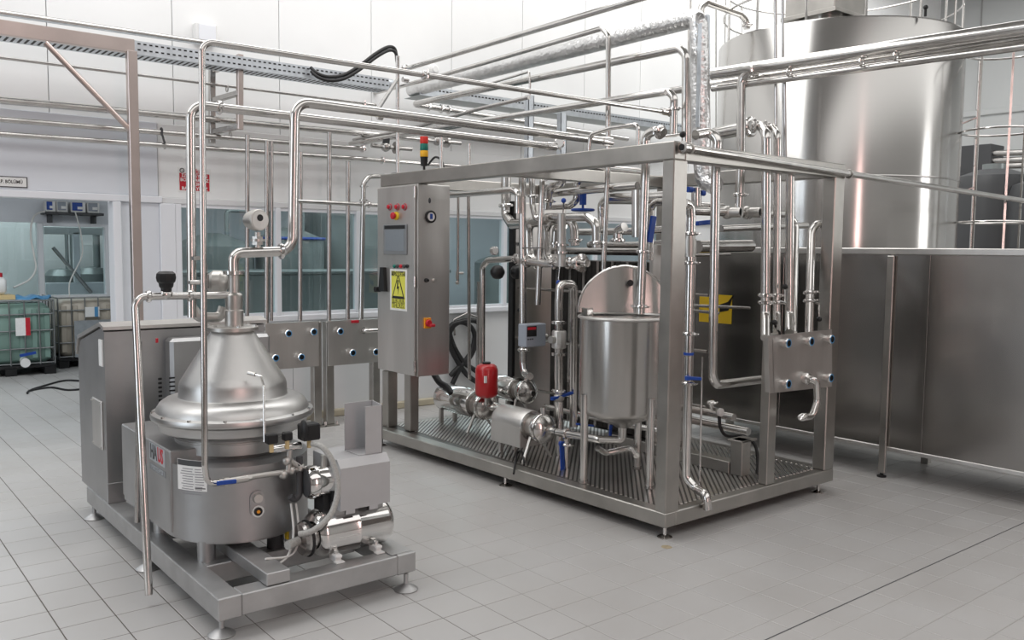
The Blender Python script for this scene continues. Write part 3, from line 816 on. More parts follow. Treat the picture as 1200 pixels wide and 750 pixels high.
for k, mt in enumerate(('green_lamp', 'dark_grey', 'sign_red', 'dark_grey', 'black')):
    p = L(462.5+k*3.8, 312); obj('key_button', MB().lathe([(.017, 0), (.017, .008), (.012, .014)], p, (-1, 0, 0), 14), mt, cab)
p = L(452, 328)
hd = MB().prism([p+V(0, .04, .11), p+V(0, -.01, .11), p+V(0, -.035, -.10), p+V(0, .07, -.10)], V(-.035, 0, 0))
hd.cyl(p+V(0, .10, -.085), p+V(-.05, .10, -.085), .024)
obj('door_handle', hd, 'black', cab)
a, b = L(457.5, 315), L(477, 365)
sg = obj('warning_sign', MB().box((CX0-.003, b.y, b.z), (CX0, a.y, a.z)), 'paper', cab)
sy, sz = (a.y+b.y)/2, (a.z+b.z)/2; wv, hv = (a.y-b.y), (a.z-b.z)
obj('sign_field', MB().box((CX0-.0042, b.y+wv*.09, b.z+hv*.05), (CX0-.003, a.y-wv*.09, a.z-hv*.05)), 'sign_yellow', sg)
obj('sign_header', MB().box((CX0-.0050, b.y+wv*.09, a.z-hv*.165), (CX0-.0042, a.y-wv*.09, a.z-hv*.05)), 'black', sg)
text('lettering', '! Dikkat!', wv*.22, V(CX0-.0056, sy, a.z-hv*.108), (0, -1, 0), (0, 0, 1), 'sign_yellow', sg)
def tri(s, zc_, d):
    return [V(CX0-d, sy+s*.5, zc_-s*.45), V(CX0-d, sy-s*.5, zc_-s*.45), V(CX0-d, sy, zc_+s*.62)]
obj('sign_triangle', MB().prism(tri(wv*.76, sz+hv*.05, .0042), V(-.0008, 0, 0)), 'black', sg)
obj('sign_triangle', MB().prism(tri(wv*.58, sz+hv*.048, .0050), V(-.0006, 0, 0)), 'sign_yellow', sg)
bz = sz+hv*.04; bo = CX0-.0057
obj('sign_bolt', MB().prism([V(bo, sy+.012, bz+.07), V(bo, sy-.012, bz+.07), V(bo, sy+.002, bz+.015), V(bo, sy-.018, bz+.018), V(bo, sy+.004, bz-.06), V(bo, sy+.0, bz-.005), V(bo, sy+.02, bz-.008)], V(-.0006, 0, 0)), 'black', sg)
text('lettering', 'ELEKTRİK', wv*.22, V(CX0-.0047, sy, b.z+hv*.235), (0, -1, 0), (0, 0, 1), 'black', sg, sx=.75)
text('lettering', 'TEHLİKESİ', wv*.22, V(CX0-.0047, sy, b.z+hv*.115), (0, -1, 0), (0, 0, 1), 'black', sg, sx=.72)
for py in (225, 330, 430):
    p = L(487.5, py); obj('hinge', MB().cyl((CX0-.004, CYF+.008, p.z-.045), (CX0-.004, CYF+.008, p.z+.045), .011, n=12), 'polished', cab)
# side face: gauge, keyhole, knobs, isolator
p = Rf(504, 254)
g = obj('dial_gauge', MB().lathe([(.052, 0), (.052, .018), (.040, .022), (.040, .016)], p, (0, -1, 0), 28), 'black', cab)
obj('dial_face', MB().lathe([(.036, .015), (.036, .018), (0, .0182)], p, (0, -1, 0), 24), 'white_plastic', g)
obj('dial_needle', MB().box((p.x-.012, p.y-.021, p.z-.02), (p.x+.012, p.y-.018, p.z+.024)), 'blue', g)
p = Rf(503.5, 235); obj('keyhole', MB().sphere(p, .016, 14, (.8, .5, 1.5)), 'dark_grey', cab)
for px in (499, 508):
    p = Rf(px, 328.5); k_ = obj('knob', MB().lathe([(.018, 0), (.018, .012), (.012, .015), (.012, .035)], p, (0, -1, 0), 16), 'black' if px == 499 else 'cast_steel', cab)
p = Rf(500.5, 378.5)
iso = obj('isolator_plate', MB().box((p.x-.036, CYF-.018, p.z-.045), (p.x+.032, CYF, p.z+.045), .004), 'orange', cab)
obj('isolator_knob', MB().lathe([(.030, .015), (.030, .03), (.024, .04)], p, (0, -1, 0), 22), 'sign_red', iso)
obj('isolator_grip', MB().box((p.x-.006, CYF-.07, p.z-.03), (p.x+.04, CYF-.035, p.z-.005), .005), 'sign_red', iso)
# ---- signal tower
p = at(497, 193, x=.05); zb = ZT1
stw = thing('signal_tower', 'stacked red, green and amber signal light on the frame top beam', 'signal light', (p.x, p.y, zb))
zz = [at(497, v, x=.05).z for v in (195, 184, 176.5, 168.5, 160)]
obj('mount', MB().lathe([(.010, zb), (.010, zz[0]), (.028, zz[0]+.004), (.030, zz[1]-.01), (.034, zz[1])], (p.x, p.y, 0), n=22), 'black', stw)
for k, mt in enumerate(('amber_lamp', 'green_lamp', 'red_lamp')):
    obj('lamp', MB().lathe([(.032, zz[k+1]+.001), (.034, zz[k+1]+.006), (.034, zz[k+2]-.006), (.032, zz[k+2]-.001)], (p.x, p.y, 0), n=22), mt, stw)
hp = [V(p.x, p.y, zz[0]+.01)+V(.02, -.03, 0), V(p.x+.04, p.y-.10, zz[0]+.07), V(p.x+.05, p.y-.18, zz[0]+.04), V(p.x+.05, p.y-.22, zb)]
obj('cable', MB().sweep(smooth_path(hp), .009, 8), 'rubber', stw)

# ================================================================== SWING-BEND PANELS (valve plates)
def port(parent, p, d, r=.028, blue=True):
    p = Vector(p); d = Vector(d)
    o = obj('port', MB().lathe([(r*.8, 0), (r*.8, .02), (r, .022), (r*1.12, .03), (r*1.12, .045), (r*.98, .05), (r*.72, .05), (r*.7, .02)], p, d, 22, caps=False), 'polished', parent)
    obj('port_seal', MB().lathe([(r*1.0, .0505), (r*.74, .0515)], p, d, 22, caps=False), 'blue_rim', o)
    obj('port_bore', MB().lathe([(r*.74, .024), (0, .0245)], p, d, 22, caps=False), 'hole', o)
    return o
YPn = 4.30
def plate(px0, px1, pyt, pyb, ports, label, legs):
    a, b = at(px0, pyt, y=YPn), at(px1, pyb, y=YPn)
    t = thing('valve_plate', label, 'valve plate', ((a.x+b.x)/2, YPn, 0))
    obj('plate', MB().box((a.x, YPn, b.z), (b.x, YPn+.006, a.z), .002), 'brushed', t)
    obj('plate_edge', MB().box((a.x, YPn, a.z), (b.x, YPn+.05, a.z+.006)), 'brushed', t)
    for px, py in ports: port(t, at(px, py, y=YPn), (0, -1, 0), .032)
    for px in legs:
        x = at(px, 450, y=YPn+.03).x
        lg = obj('leg', MB().box((x-.042, YPn+.008, .012), (x+.042, YPn+.09, a.z), .004), 'frame_steel', t)
        obj('foot_plate', MB().box((x-.075, YPn-.03, 0), (x+.075, YPn+.12, .012)), 'frame_steel', lg)
        for dx in (-.06, .06): obj('foot_bolt', MB().cyl((x+dx, YPn-.01, .01), (x+dx, YPn-.01, .05), .008, n=8), 'polished', lg)
    return t, a, b
pl1, a1, b1 = plate(310.5, 374, 380, 429, ((336, 390.5), (365.5, 388.5), (321, 419), (351, 418)), 'stainless valve plate with four open ports near the separator hood', (371.5,))
pl2, a2, b2 = plate(384, 446, 377, 424, ((396.5, 388), (411, 413), (438, 412)), 'stainless valve plate with a capped bend beside the control cabinet', (386, 440))
p = at(424, 387, y=YPn); obj('capped_bend', MB().tube([p, p+V(0, -.07, 0), p+V(.14, -.08, 0)], .020).lathe([(.034, 0), (.034, .02)], p+V(0, -.02, 0), (0, -1, 0), 18), 'polished', pl2)
p = at(416, 376, y=YPn); obj('red_lever', MB().box((p.x-.05, YPn-.03, p.z-.02), (p.x+.03, YPn-.01, p.z+.008), .003), 'sign_red', pl2)

# ================================================================== STEEL BATH behind the skid
XF = 2.55
bz0, bz1 = at(1100, 535, x=XF).z, at(1100, 291, x=XF).z
yb1 = at(792, 400, x=XF).y
bath = thing('cheese_vat', 'long dark reflective stainless vat on legs behind the frame', 'vat', (XF+.45, -1.0, 0))
yb0 = -4.6
cuts = [yb0, -3.2, -1.85, at(1086, 400, x=XF).y, at(1042, 400, x=XF).y, .95, 1.9, yb1]
for k in range(len(cuts)-1):
    obj('side_panel', MB().box((XF, cuts[k]+.0015, bz0), (XF+.02, cuts[k+1]-.0015, bz1-.05), .0015), 'bath_steel', bath)
obj('end_panel', MB().box((XF+.02, yb1-.02, bz0), (XF+.77, yb1, bz1-.05)), 'bath_steel', bath)
obj('end_panel', MB().box((XF+.02, yb0, bz0), (XF+.77, yb0+.02, bz1-.05)), 'bath_steel', bath)
obj('rear_panel', MB().box((XF+.75, yb0, bz0), (XF+.77, yb1, bz1-.05)), 'bath_steel', bath)
obj('vat_floor', MB().box((XF, yb0, bz0-.02), (XF+.77, yb1, bz0), .004), 'bath_steel', bath)
obj('top_rim', MB().box((XF-.014, yb0, bz1-.05), (XF+.03, yb1, bz1), .006), 'brushed', bath)
obj('top_plate', MB().box((XF+.03, yb0, bz1-.012), (XF+.77, yb1, bz1-.004)), 'bath_steel', bath)
obj('bottom_rail', MB().box((XF-.012, yb0, bz0-.03), (XF+.02, yb1, bz0+.004), .004), 'brushed', bath)
for y in (at(1041.5, 400, x=XF).y, -2.4, yb1-.12):
    lg = obj('leg', MB().box((XF-.03, y-.028, .03), (XF-.005, y+.028, bz1-.06 if y < 1 else bz0), .004), 'frame_steel', bath)
    obj('foot', MB().lathe([(0, 0), (.035, 0), (.035, .012), (.014, .018), (.014, .03)], (XF-.018, y, 0), n=16), 'black', lg)
for y in (.0, -2.4, yb1-.12):
    obj('leg', MB().box((XF+.69, y-.03, 0), (XF+.75, y+.03, bz0)), 'frame_steel', bath)

# ================================================================== LARGE STORAGE TANK
TC = V(4.56, 1.75, 0); TR = 1.212; TZ0, TZ1 = 1.72, at(970, 22, y=1.75-1.1).z
TZ1 = at(970, 22, x=TC.x-TR*.855).z
tk = thing('storage_tank', 'very large shiny cylindrical stainless storage tank towering behind the vat', 'tank', (TC.x, TC.y, 0))
shell = obj('shell', MB().lathe([(TR-.02, TZ0), (TR, TZ0+.015), (TR, TZ0+.02), (TR, TZ1-.02), (TR-.012, TZ1)], TC, n=96), 'tank_steel', tk, ang=40)
obj('cone_roof', MB().lathe([(TR-.012, TZ1), (TR-.05, TZ1+.01), (.25, TZ1+.20), (0, TZ1+.2)], TC, n=96, caps=False), 'tank_steel', tk)
obj('skirt', MB().lathe([(TR-.25, 0), (TR-.25, TZ0+.02)], TC, n=48), 'dim_steel', tk)
for zz in (at(1040, 203, x=TC.x-TR*.75).z,):
    obj('seam_band', MB().lathe([(TR+.002, zz-.008), (TR+.005, zz), (TR+.002, zz+.008)], TC, n=96, caps=False), 'tank_steel', tk)
p = at(1084, 26, x=TC.x-TR*.4); obj('lifting_lug', MB().cyl(V(p.x, p.y, TZ1-.01), V(p.x, p.y, TZ1+.06), .012, n=10).sphere(V(p.x, p.y, TZ1+.07), .022, 12), 'black', tk)
# ladder with safety cage on the tank
lc = CAM+V(cos(radians(23.6)), sin(radians(23.6)), 0)*10.15; lc.z = 0
ld = thing('ladder', 'steel cat ladder with round hoop safety cage beside the storage tank', 'ladder', lc)
ztop = at(1139, 74, x=lc.x, ).z
dr = (TC-lc); dr.z = 0; dr.normalize(); sd = V(0, 0, 1).cross(dr)
for s in (-.0, ):
    obj('stile', MB().bar(lc+V(0, 0, .0), lc+V(0, 0, ztop+.02), .045, .02, up=dr), 'tube', ld)
l2 = lc+V(cos(radians(23.6)), sin(radians(23.6)), 0)*.36
obj('stile', MB().bar(l2, l2+V(0, 0, ztop+.02), .045, .02, up=dr), 'tube_dark', ld)
z = .4
while z < ztop:
    obj('rung', MB().cyl(lc+V(0, 0, z), l2+V(0, 0, z), .014, n=10), 'tube', ld); z += .28
for z in (ztop-.55, ztop-1.25, ztop-1.9):
    obj('stay', MB().bar(lc+V(0, 0, z), lc+dr*.42+V(0, 0, z-.18), .06, .012), 'tube_dark', ld)
cc = CAM+V(cos(radians(22.4)), sin(radians(22.4)), 0)*9.75; cc.z = 0
for z in (ztop, ztop-.75, ztop-1.62, ztop-2.4):
    obj('hoop', MB().torus(cc+V(0, 0, z), (0, 0, 1), .345, .010, 36, 8), 'tube', ld)
for k in range(5):
    a = radians(170+k*44); q = cc+V(cos(a), sin(a), 0)*.345
    obj('cage_bar', MB().bar(q+V(0, 0, ztop-2.4), q+V(0, 0, ztop+.01), .020, .006, up=V(cos(a), sin(a), 0)), 'tube', ld)
# square exhaust duct over the tank
p = at(950, 10, x=TC.x); zd = TZ1+.16
du = thing('exhaust_duct', 'square galvanised exhaust duct on a round neck above the storage tank', 'duct', (TC.x-.35, TC.y-.1, TZ1+.1))
dx0, dy0 = TC.x-.62, TC.y-.33
obj('neck', MB().cyl((TC.x-.33, TC.y-.05, TZ1+.05), (TC.x-.33, TC.y-.05, zd+.1), .21, n=32), 'tank_steel', du)
obj('duct_box', MB().box((dx0, dy0, zd+.04), (dx0+.58, dy0+.56, zd+1.6), .01), 'frame_steel', du)
obj('duct_flange', MB().box((dx0-.03, dy0-.03, zd+.02), (dx0+.61, dy0+.59, zd+.06), .004), 'frame_steel', du)
# guard rail on the tank roof
gr = thing('guard_rail', 'thin curved steel guard rail round the storage tank roof', 'railing', (TC.x, TC.y, TZ1))
for z in (.32, .62, .92):
    obj('rail', MB().torus(TC+V(0, 0, TZ1+z), (0, 0, 1), TR-.04, .010, 60, 8), 'tube', gr)
for k in range(14):
    a = 2*pi*k/14+.3; q = TC+V(cos(a), sin(a), 0)*(TR-.04)
    obj('baluster', MB().cyl(q+V(0, 0, TZ1-.005), q+V(0, 0, TZ1+.92), .012, n=8), 'tube', gr)

# ================================================================== EQUIPMENT ON THE SKID
DZ = ZB1+.001
# ---- balance tank with half-open lid
BT = V(.385, .74, 0); BTR = .308
def bz_(py): return at(738, py, y=.74).z
bt = thing('balance_tank', 'round stainless balance tank on tube legs with its half lid raised', 'tank', (BT.x, BT.y, DZ))
zt_, zb_ = bz_(371), bz_(478)
obj('shell', MB().lathe([(.03, zb_-.13), (.05, zb_-.125), (.10, zb_-.09), (BTR-.035, zb_-.03), (BTR-.008, zb_-.008), (BTR, zb_+.02), (BTR, zt_-.02), (BTR, zt_)], BT, n=64, caps=False), 'vessel_steel', bt, ang=45)
obj('rim', MB().torus(BT+V(0, 0, zt_), (0, 0, 1), BTR+.004, .011, 64, 8), 'brushed', bt)
ch_d = V(.80, -.60, 0).normalized(); bk = V(.60, .80, 0)
def half(r, s, n=26):
    return [BT+ch_d*(r*cos(pi*k/n))+s*(r*sin(pi*k/n)) for k in range(n+1)]
fl = obj('lid', MB().prism([p+V(0, 0, zt_+.004) for p in half(BTR+.004, -bk)], V(0, 0, .008)), 'vessel_steel', bt)
tl = (V(0, 0, 1)*cos(radians(6))+bk*sin(radians(6)))
nr = tl.cross(ch_d).normalized()
rl = obj('raised_lid', MB().prism([p+V(0, 0, zt_+.028) for p in half(BTR+.012, tl)], nr*.007), 'vessel_steel', bt, ang=20)
obj('lid_flange', MB().sweep([p+V(0, 0, zt_+.028) for p in half(BTR+.012, tl)], .009, 8), 'polished', rl)
kp = BT+tl*.20+ch_d*.03+V(0, 0, zt_+.03)
obj('lid_knob', MB().cyl(kp, kp-nr*.05*(1 if nr.dot(_f) > 0 else -1), .022, n=14), 'black', rl)
hp_ = BT-ch_d*(BTR-.05)+V(0, 0, zt_+.012)
obj('hinge', MB().box(hp_-V(.03, .03, 0), hp_+V(.03, .03, .05), .004), 'polished', bt)
obj('hinge', MB().box(hp_+ch_d*.56-V(.03, .03, 0), hp_+ch_d*.56+V(.03, .03, .05), .004), 'polished', bt)
for q in (at(682, 566, z=DZ), at(751, 547, z=DZ), V(.34, .43, DZ)):
    d = V(q.x-BT.x, q.y-BT.y, 0); q = V(BT.x, BT.y, DZ)+d.normalized()*(BTR-.005)
    lg = obj('leg', MB().cyl(q, V(q.x, q.y, zb_+.12), .026), 'tube', bt)
    obj('leg_foot', MB().cyl(q, q+V(0, 0, .02), .032), 'tube_dark', lg)
obj('outlet', MB().cyl(BT+V(0, 0, zb_-.20), BT+V(0, 0, zb_-.11), .03), 'tube', bt)

# ---- centrifugal pumps
def pump(label, cx, y_back, y_front, z, r, skirt=True):
    t = thing('centrifugal_pump', label, 'pump', (cx, (y_back+y_front)/2, DZ), 'pumps standing on the ribbed deck')
    Ln = y_back-y_front; ym = y_front+Ln*.42
    ms = MB().lathe([(r*.9, 0), (r, .02), (r, y_back-ym-.03), (r*.93, y_back-ym-.008), (r*.8, y_back-ym)], (cx, ym, z), (0, 1, 0), 36)
    m_ = obj('motor_shroud', ms, 'polished' if not skirt else 'brushed', t)
    if skirt: obj('shroud_skirt', MB().box((cx-r, ym+.005, z-r*1.35), (cx+r, y_back-.01, z), .004), 'brushed', t)
    obj('shroud_end', MB().lathe([(r*.96, 0), (r*.96, .012), (r*.6, .014)], (cx, ym+.004, z), (0, -1, 0), 36), 'tube_dark', t)
    obj('lantern', MB().lathe([(r*.55, 0), (r*.72, .01), (r*.72, .06), (r*.8, .07), (r*.8, .085)], (cx, ym, z), (0, -1, 0), 30), 'cast_steel', t)
    cs = obj('pump_casing', MB().lathe([(r*.62, .06), (r*.86, .075), (r*.9, .09), (r*.9, .105), (r*.84, .11), (r*.84, .135), (r*.9, .14), (r*.9, .155), (r*.7, .175), (r*.3, .20)], (cx, ym, z), (0, -1, 0), 36), 'tube', t)
    obj('casing_clamp', MB().torus((cx, ym-.125, z), (0, 1, 0), r*.90, .008, 36, 8), 'polished', cs)
    obj('inlet', MB().cyl((cx, ym-.19, z), (cx, y_front, z), .026), 'tube', t)
    obj('outlet', MB().cyl((cx, ym-.12, z+r*.5), (cx, ym-.12, z+r*1.35), .020), 'tube', t)
    for s in (-1, 1):
        obj('leg', MB().bar((cx+s*r*.35, ym-.03, z-r*.65), (cx+s*r*1.15, ym-.06, DZ), .018, .018), 'brushed', t)
        obj('leg', MB().bar((cx+s*r*.6, y_back-.08, z-r*.8), (cx+s*r*.6, y_back-.08, DZ), .03, .03), 'brushed', t)
    return t
p1z = at(604, 494, x=.27).z
pump('stainless centrifugal pump with box-shaped motor shroud next to the balance tank', .27, at(588, 490, x=.27).y, at(652, 503, x=.27).y, p1z, .118)
p2 = at(527, 466, x=.55)
pump('shiny stainless centrifugal pump under the red expansion vessel', .55, at(512, 466, x=.48).y, at(590, 480, x=.55).y, p2.z, .125, skirt=False)
p3 = at(597, 455, x=.86)
pump('shiny stainless centrifugal pump behind the red expansion vessel', .86, at(578, 455, x=.82).y, at(625, 462, x=.86).y, p3.z, .11, skirt=False)

# ---- red expansion vessel
e0, e1 = at(570, 466, y=2.35), at(570, 426, y=2.35)
er = .095; H_ = e1.z-e0.z
ev = thing('expansion_vessel', 'small red expansion vessel hanging between the pumps', 'vessel', e0)
obj('shell', MB().lathe([(.02, 0), (.06, .004), (er-.012, .015), (er, .035), (er, H_-.05), (er-.012, H_-.02), (.06, H_-.004), (.0, H_)], e0, n=36), 'red', ev, ang=50)
obj('top_cap', MB().cyl(e1-V(0, 0, .012), e1+V(0, 0, .014), .035), 'black', ev)
obj('label', MB().box((e0.x-.075, e0.y-.064, e0.z+H_*.48), (e0.x-.045, e0.y-.078, e0.z+H_*.68)), 'paper', ev)
obj('stub', MB().cyl(e0-V(0, 0, .06), e0, .016), 'tube', ev)

# ---- plate heat exchanger
hx0, hx1 = 1.12, 1.56
ph = thing('plate_heat_exchanger', 'plate heat exchanger with dark plate pack clamped by a stainless end plate', 'heat exchanger', (1.34, 2.1, DZ))
yfp = 2.72
obj('frame_plate', MB().box((hx0-.10, yfp, DZ), (hx1+.08, yfp+.045, at(585, 236, y=yfp).z), .006), 'brushed', ph)
obj('frame_edge', MB().box((hx0-.135, yfp-.012, DZ), (hx0-.10, yfp+.055, at(571, 234, y=yfp).z), .004), 'black', ph)
obj('pressure_plate', MB().box((hx0-.04, 1.12, DZ), (hx1+.04, 1.16, 1.80), .006), 'brushed', ph)
yk = 1.17; k = 0
while yk < 2.30:
    obj('plate', MB().box((hx0, yk, .28), (hx1, yk+.05, 1.66+.0*k), .004), 'he_plate', ph)
    if k % 3 == 1: obj('plate_strip', MB().box((hx0-.006, yk+.012, .28), (hx0, yk+.04, 1.66)), 'tube_dark', ph)
    yk += .056; k += 1
obj('carrying_bar', MB().cyl((1.34, 1.0, 1.74), (1.34, yfp, 1.74), .032), 'tube_dark', ph)
obj('guide_bar', MB().cyl((1.34, 1.0, .23), (1.34, yfp, .23), .025), 'tube_dark', ph)
for z in (.5, .95, 1.4):
    for x in (hx0-.06, hx1+.05):
        b_ = obj('tie_bolt', MB().cyl((x, 1.0, z), (x, yfp+.09, z), .012, n=10), 'tube_dark', ph)
for z in (1.2, 1.5, 1.8, 2.0):
    for x in (hx0-.05, hx1):
        obj('nut', MB().cyl((x, yfp, z), (x, yfp-.03, z), .018, n=6), 'dark_grey', ph)
p = at(578, 294, y=yfp); pg = MB().lathe([(.040, 0), (.040, .03), (.034, .034)], p, (0, -1, 0), 22)
obj('gauge', pg, 'polished', ph); obj('gauge_face', MB().lathe([(.032, .0345), (0, .035)], p, (0, -1, 0), 20, caps=False), 'white_plastic', ph)
for px in (583, 606):
    p = at(px, 319, y=2.5); obj('black_valve', MB().lathe([(.02, -.06), (.05, -.04), (.06, -.02), (.06, .02), (.05, .04), (.02, .06)], p, (1, -.4, 0), 20), 'black', ph)

# ---- flow meter riser with U-bend
yu = 1.50
def U_(px, py): return at(px, py, y=yu)
a0 = U_(655, 545); a0.z = DZ
um = pipe('inverted U-bend riser carrying the flow meter beside the balance tank', [a0, U_(655, 352), U_(656, 333), U_(672.5, 333), U_(673, 352), U_(672, 500)], .033, bend=.048, name='u_bend_pipe', clamps=((0, .42), (0, .86)))
fm = thing('flow_meter', 'cylindrical flow meter on the inverted U-bend riser', 'flow meter', U_(655, 420))
obj('meter_body', MB().lathe([(.05, 0), (.056, .006), (.056, U_(655, 389).z-U_(655, 408).z), (.05, .135)], U_(655, 408), n=28), 'brushed', fm)
for py in (378, 415): obj('meter_flange', MB().lathe([(.036, -.012), (.056, -.010), (.056, .010), (.036, .012)], U_(655, py), n=24, caps=False), 'polished', fm)
obj('meter_tag', MB().box((U_(648, 395).x-.01, yu-.058, U_(650, 402).z), (U_(651, 395).x, yu-.052, U_(650, 388).z)), 'paper', fm)
obj('meter_neck', MB().cyl(U_(645, 398), U_(651, 398), .028), 'cast_steel', fm)
p = U_(648, 467); lever(um, p, (.9, -.3, .22), .17, 'blue', .035, .02)
obj('valve_body', MB().sphere(U_(655, 466), .042, 16), 'cast_steel', um)
gb0, gb1 = at(614.5, 407, y=1.72), at(636, 379, y=1.72)
cb = thing('flow_controller', 'small grey electronic controller box with red display on a vertical tube', 'controller', gb0)
obj('box', MB().box((gb0.x, 1.70, gb0.z), (gb1.x+.02, 1.80, gb1.z), .006), 'grey_plastic', cb)
a, b = at(617.5, 382.5, y=1.70), at(628.5, 394, y=1.70)
ds = obj('display', MB().box((a.x, 1.697, b.z), (b.x, 1.701, a.z)), 'black', cb)
obj('display_digits', MB().box((a.x+.006, 1.696, a.z-.028), (b.x-.006, 1.6975, a.z-.008)), 'sign_red', ds)
for k in range(3): obj('key', MB().cyl((a.x+.012+.022*k, 1.70, b.z-.02), (a.x+.012+.022*k, 1.694, b.z-.02), .006, n=10), 'dark_grey', cb)
obj('gland', MB().cyl(V(gb1.x+.02, 1.74, gb0.z+.07), V(gb1.x+.06, 1.74, gb0.z+.07), .02), 'cast_steel', cb)

# ================================================================== TUBES INSIDE THE FRAME
# long tube from behind the cabinet, down to the pumps
xv = .60
v1t = at(610, 222, x=xv)
pipe('tall tube dropping past the grey controller box to the pumps', [at(612, 205, x=xv), at(613, 425, x=xv), at(615, 438, x=xv), at(621, 441, x=xv-.1)], .030, bend=.05, clamps=((0, .93),))
pipe('slim tube with open lower end hanging next to the tall controller tube', [at(637, 213, x=.62)+V(.06, .05, .03), at(636, 208, x=.62), at(630, 357, x=.62)], .024, bend=.05)
obj_b = MB().bar(at(612, 290.5, x=xv-.03), at(634, 290.5, x=xv-.03), .012, .012)
solo('tube_bracket', obj_b, 'tube_dark', 'thin bracket tying the tall controller tube to the slim open tube', 'bracket')
pipe('straight tube running from the control cabinet to the tall controller tube', [at(523, 229, x=.55), at(600, 222.5, x=.55), at(607, 226, x=.55), at(607, 250, x=.55)], .027, bend=.05)
pipe('slim vertical tube between control cabinet and window, far side', [at(549, 228, x=.9), at(550, 445, x=.9)], .016, 'tube_dark')
pipe('slim vertical tube with blue cock in front of the partition windows', [at(537, 228, x=.8), at(536.5, 330, x=.8)], .012, 'tube_dark')
p = at(536, 320, x=.8); solo('sample_cock', MB().cyl(p-V(0, 0, .06), p+V(0, 0, .02), .016).sphere(p-V(0, 0, .09), .02, 12).cyl(p, p+V(.05, -.03, 0), .012), 'cast_steel', 'small sampling cock at the end of a slim tube', 'valve')
pipe('elbowed tube crossing in front of the heat exchanger plate', [at(565, 440, x=.72), at(565.5, 312, x=.72), at(572, 305, x=.72), at(608, 303, x=.72)], .027, bend=.06, clamps=((2, .92),))
pipe('twin grey column tube right of the hanging black hose', [V(*at(561, 480, x=.95)), at(562, 330, x=.95)], .026, 'tube_dark')
pipe('large elbow tube joining the heat exchanger end plate', [at(593, 208, x=.95), at(593, 252, x=.95), at(600, 263, x=.9), at(615, 262, x=.85), at(640, 258, x=.85)], .045, bend=.08, clamps=((0, .75),))
# holding-tube coils (nested U-bends)
pipe('left inverted U-bend of the holding tube above the dark plate pack', [at(634, 310, x=.84), at(620, 303, x=.84), at(619, 259, x=.84), at(650, 257, x=.84)], .040, bend=.10, clamps=((0, .2),), name='holding_tube')
pipe('right inverted U-bend of the holding tube, ending in a flanged union', [at(655, 310, x=.72), at(641, 304, x=.72), at(639.5, 260, x=.72), at(672.5, 258, x=.72), at(674, 288, x=.72)], .034, bend=.085, clamps=((0, .2), (3, .8)), name='holding_tube')
pipe('short inner riser between the holding tube U-bends', [at(650, 290, x=.9), at(651, 266, x=.9), at(662, 264, x=.9)], .030, bend=.05, clamps=((0, .2),), name='holding_tube')
pipe('bright tube high under the top beam, behind the slim riser', [at(684, 195, y=2.3), at(778, 203.5, y=2.3), V(SW-.06, 2.3, ZT0+.02)], .034, 'polished')
pipe('short bright tube behind the filler tube sleeve', [at(752, 209.5, y=1.9), at(780, 212, y=1.9)], .030, 'polished')
pipe('horizontal holding tube with end clamp above the U-bend riser', [at(609, 305.5, x=.62), at(640, 309, x=.62), at(676, 308, x=.62)], .032, clamps=((0, .3), (1, .3), (1, .75), (1, .95)))
fc = at(672, 308, x=.62); solo('reducer_cone', MB().lathe([(.034, 0), (.056, .07), (.072, .075), (.072, .095), (.03, .10), (.03, .15)], fc, V(.05, -1, 0), 26), 'polished', 'flared reducer cone at the end of the horizontal holding tube', 'reducer')
pipe('tube with long elbow ending at a clamped union above the plate pack', [at(641, 255, x=.7), at(688, 254, x=.7), at(699, 262, x=.7), at(699, 290, x=.7)], .036, bend=.08, clamps=((2, .8),))
pipe('S-shaped tube stepping down from the top beam', [at(660, 196, x=.72), at(659, 214, x=.72), at(644, 220, x=.72), at(641, 245, x=.72)], .036, bend=.06, clamps=((2, .6),))
pipe('sagging U tube hanging below the long horizontal tube', [at(690, 205, x=.9), at(680, 208, x=.9), at(676, 216, x=.9), at(676, 235, x=.9), at(668, 241, x=.9), at(640, 242, x=.9)], .030, bend=.06, clamps=((0, .2),))
pipe('long pale tube running under the top beam to the tank filler', [at(645, 227, x=.8), at(747, 217.5, x=.8)], .030)
pipe('slim tube with small elbow beside the tall controller tube', [at(623, 200, x=.68), at(624, 240, x=.68), at(628, 257, x=.68), at(640, 260, x=.68)], .026, bend=.07, clamps=((0, .75),))
# ball lever valve in the middle
bv = thing('lever_valve', 'vertical valve body with blue ball levers above the U-bend riser', 'valve', at(658, 312, x=.55))
obj('body', MB().cyl(at(658, 312, x=.55), at(658, 250, x=.55), .033), 'brushed', bv)
for py in (287, 296): obj('flange', MB().lathe([(.035, -.01), (.058, -.008), (.058, .008), (.035, .01)], at(658, py, x=.55), n=22, caps=False), 'polished', bv)
for a, b in (((660, 250), (660.5, 235)), ((656, 312), (654.5, 331))):
    obj('lever', MB().cyl(at(*a, x=.53), at(*b, x=.52), .006, n=8), 'polished', bv); obj('ball', MB().sphere(at(*b, x=.52), .020, 12), 'blue', bv)
# blue hand wheel valve
hw = thing('hand_wheel_valve', 'valve with dark blue hand wheel hanging under the long tube', 'valve', at(683, 246, x=.9))
c = at(683, 246, x=.9); obj('wheel', MB().torus(c, (0, 0, 1), .085, .011, 32, 8).bar(c-V(.085, 0, 0), c+V(.085, 0, 0), .014, .01).bar(c-V(0, .085, 0), c+V(0, .085, 0), .014, .01), 'blue', hw)
obj('stem', MB().cyl(c-V(0, 0, .01), c+V(0, 0, .16), .010).cyl(c+V(0, 0, .04), c+V(0, 0, .14), .028), 'blue', hw)
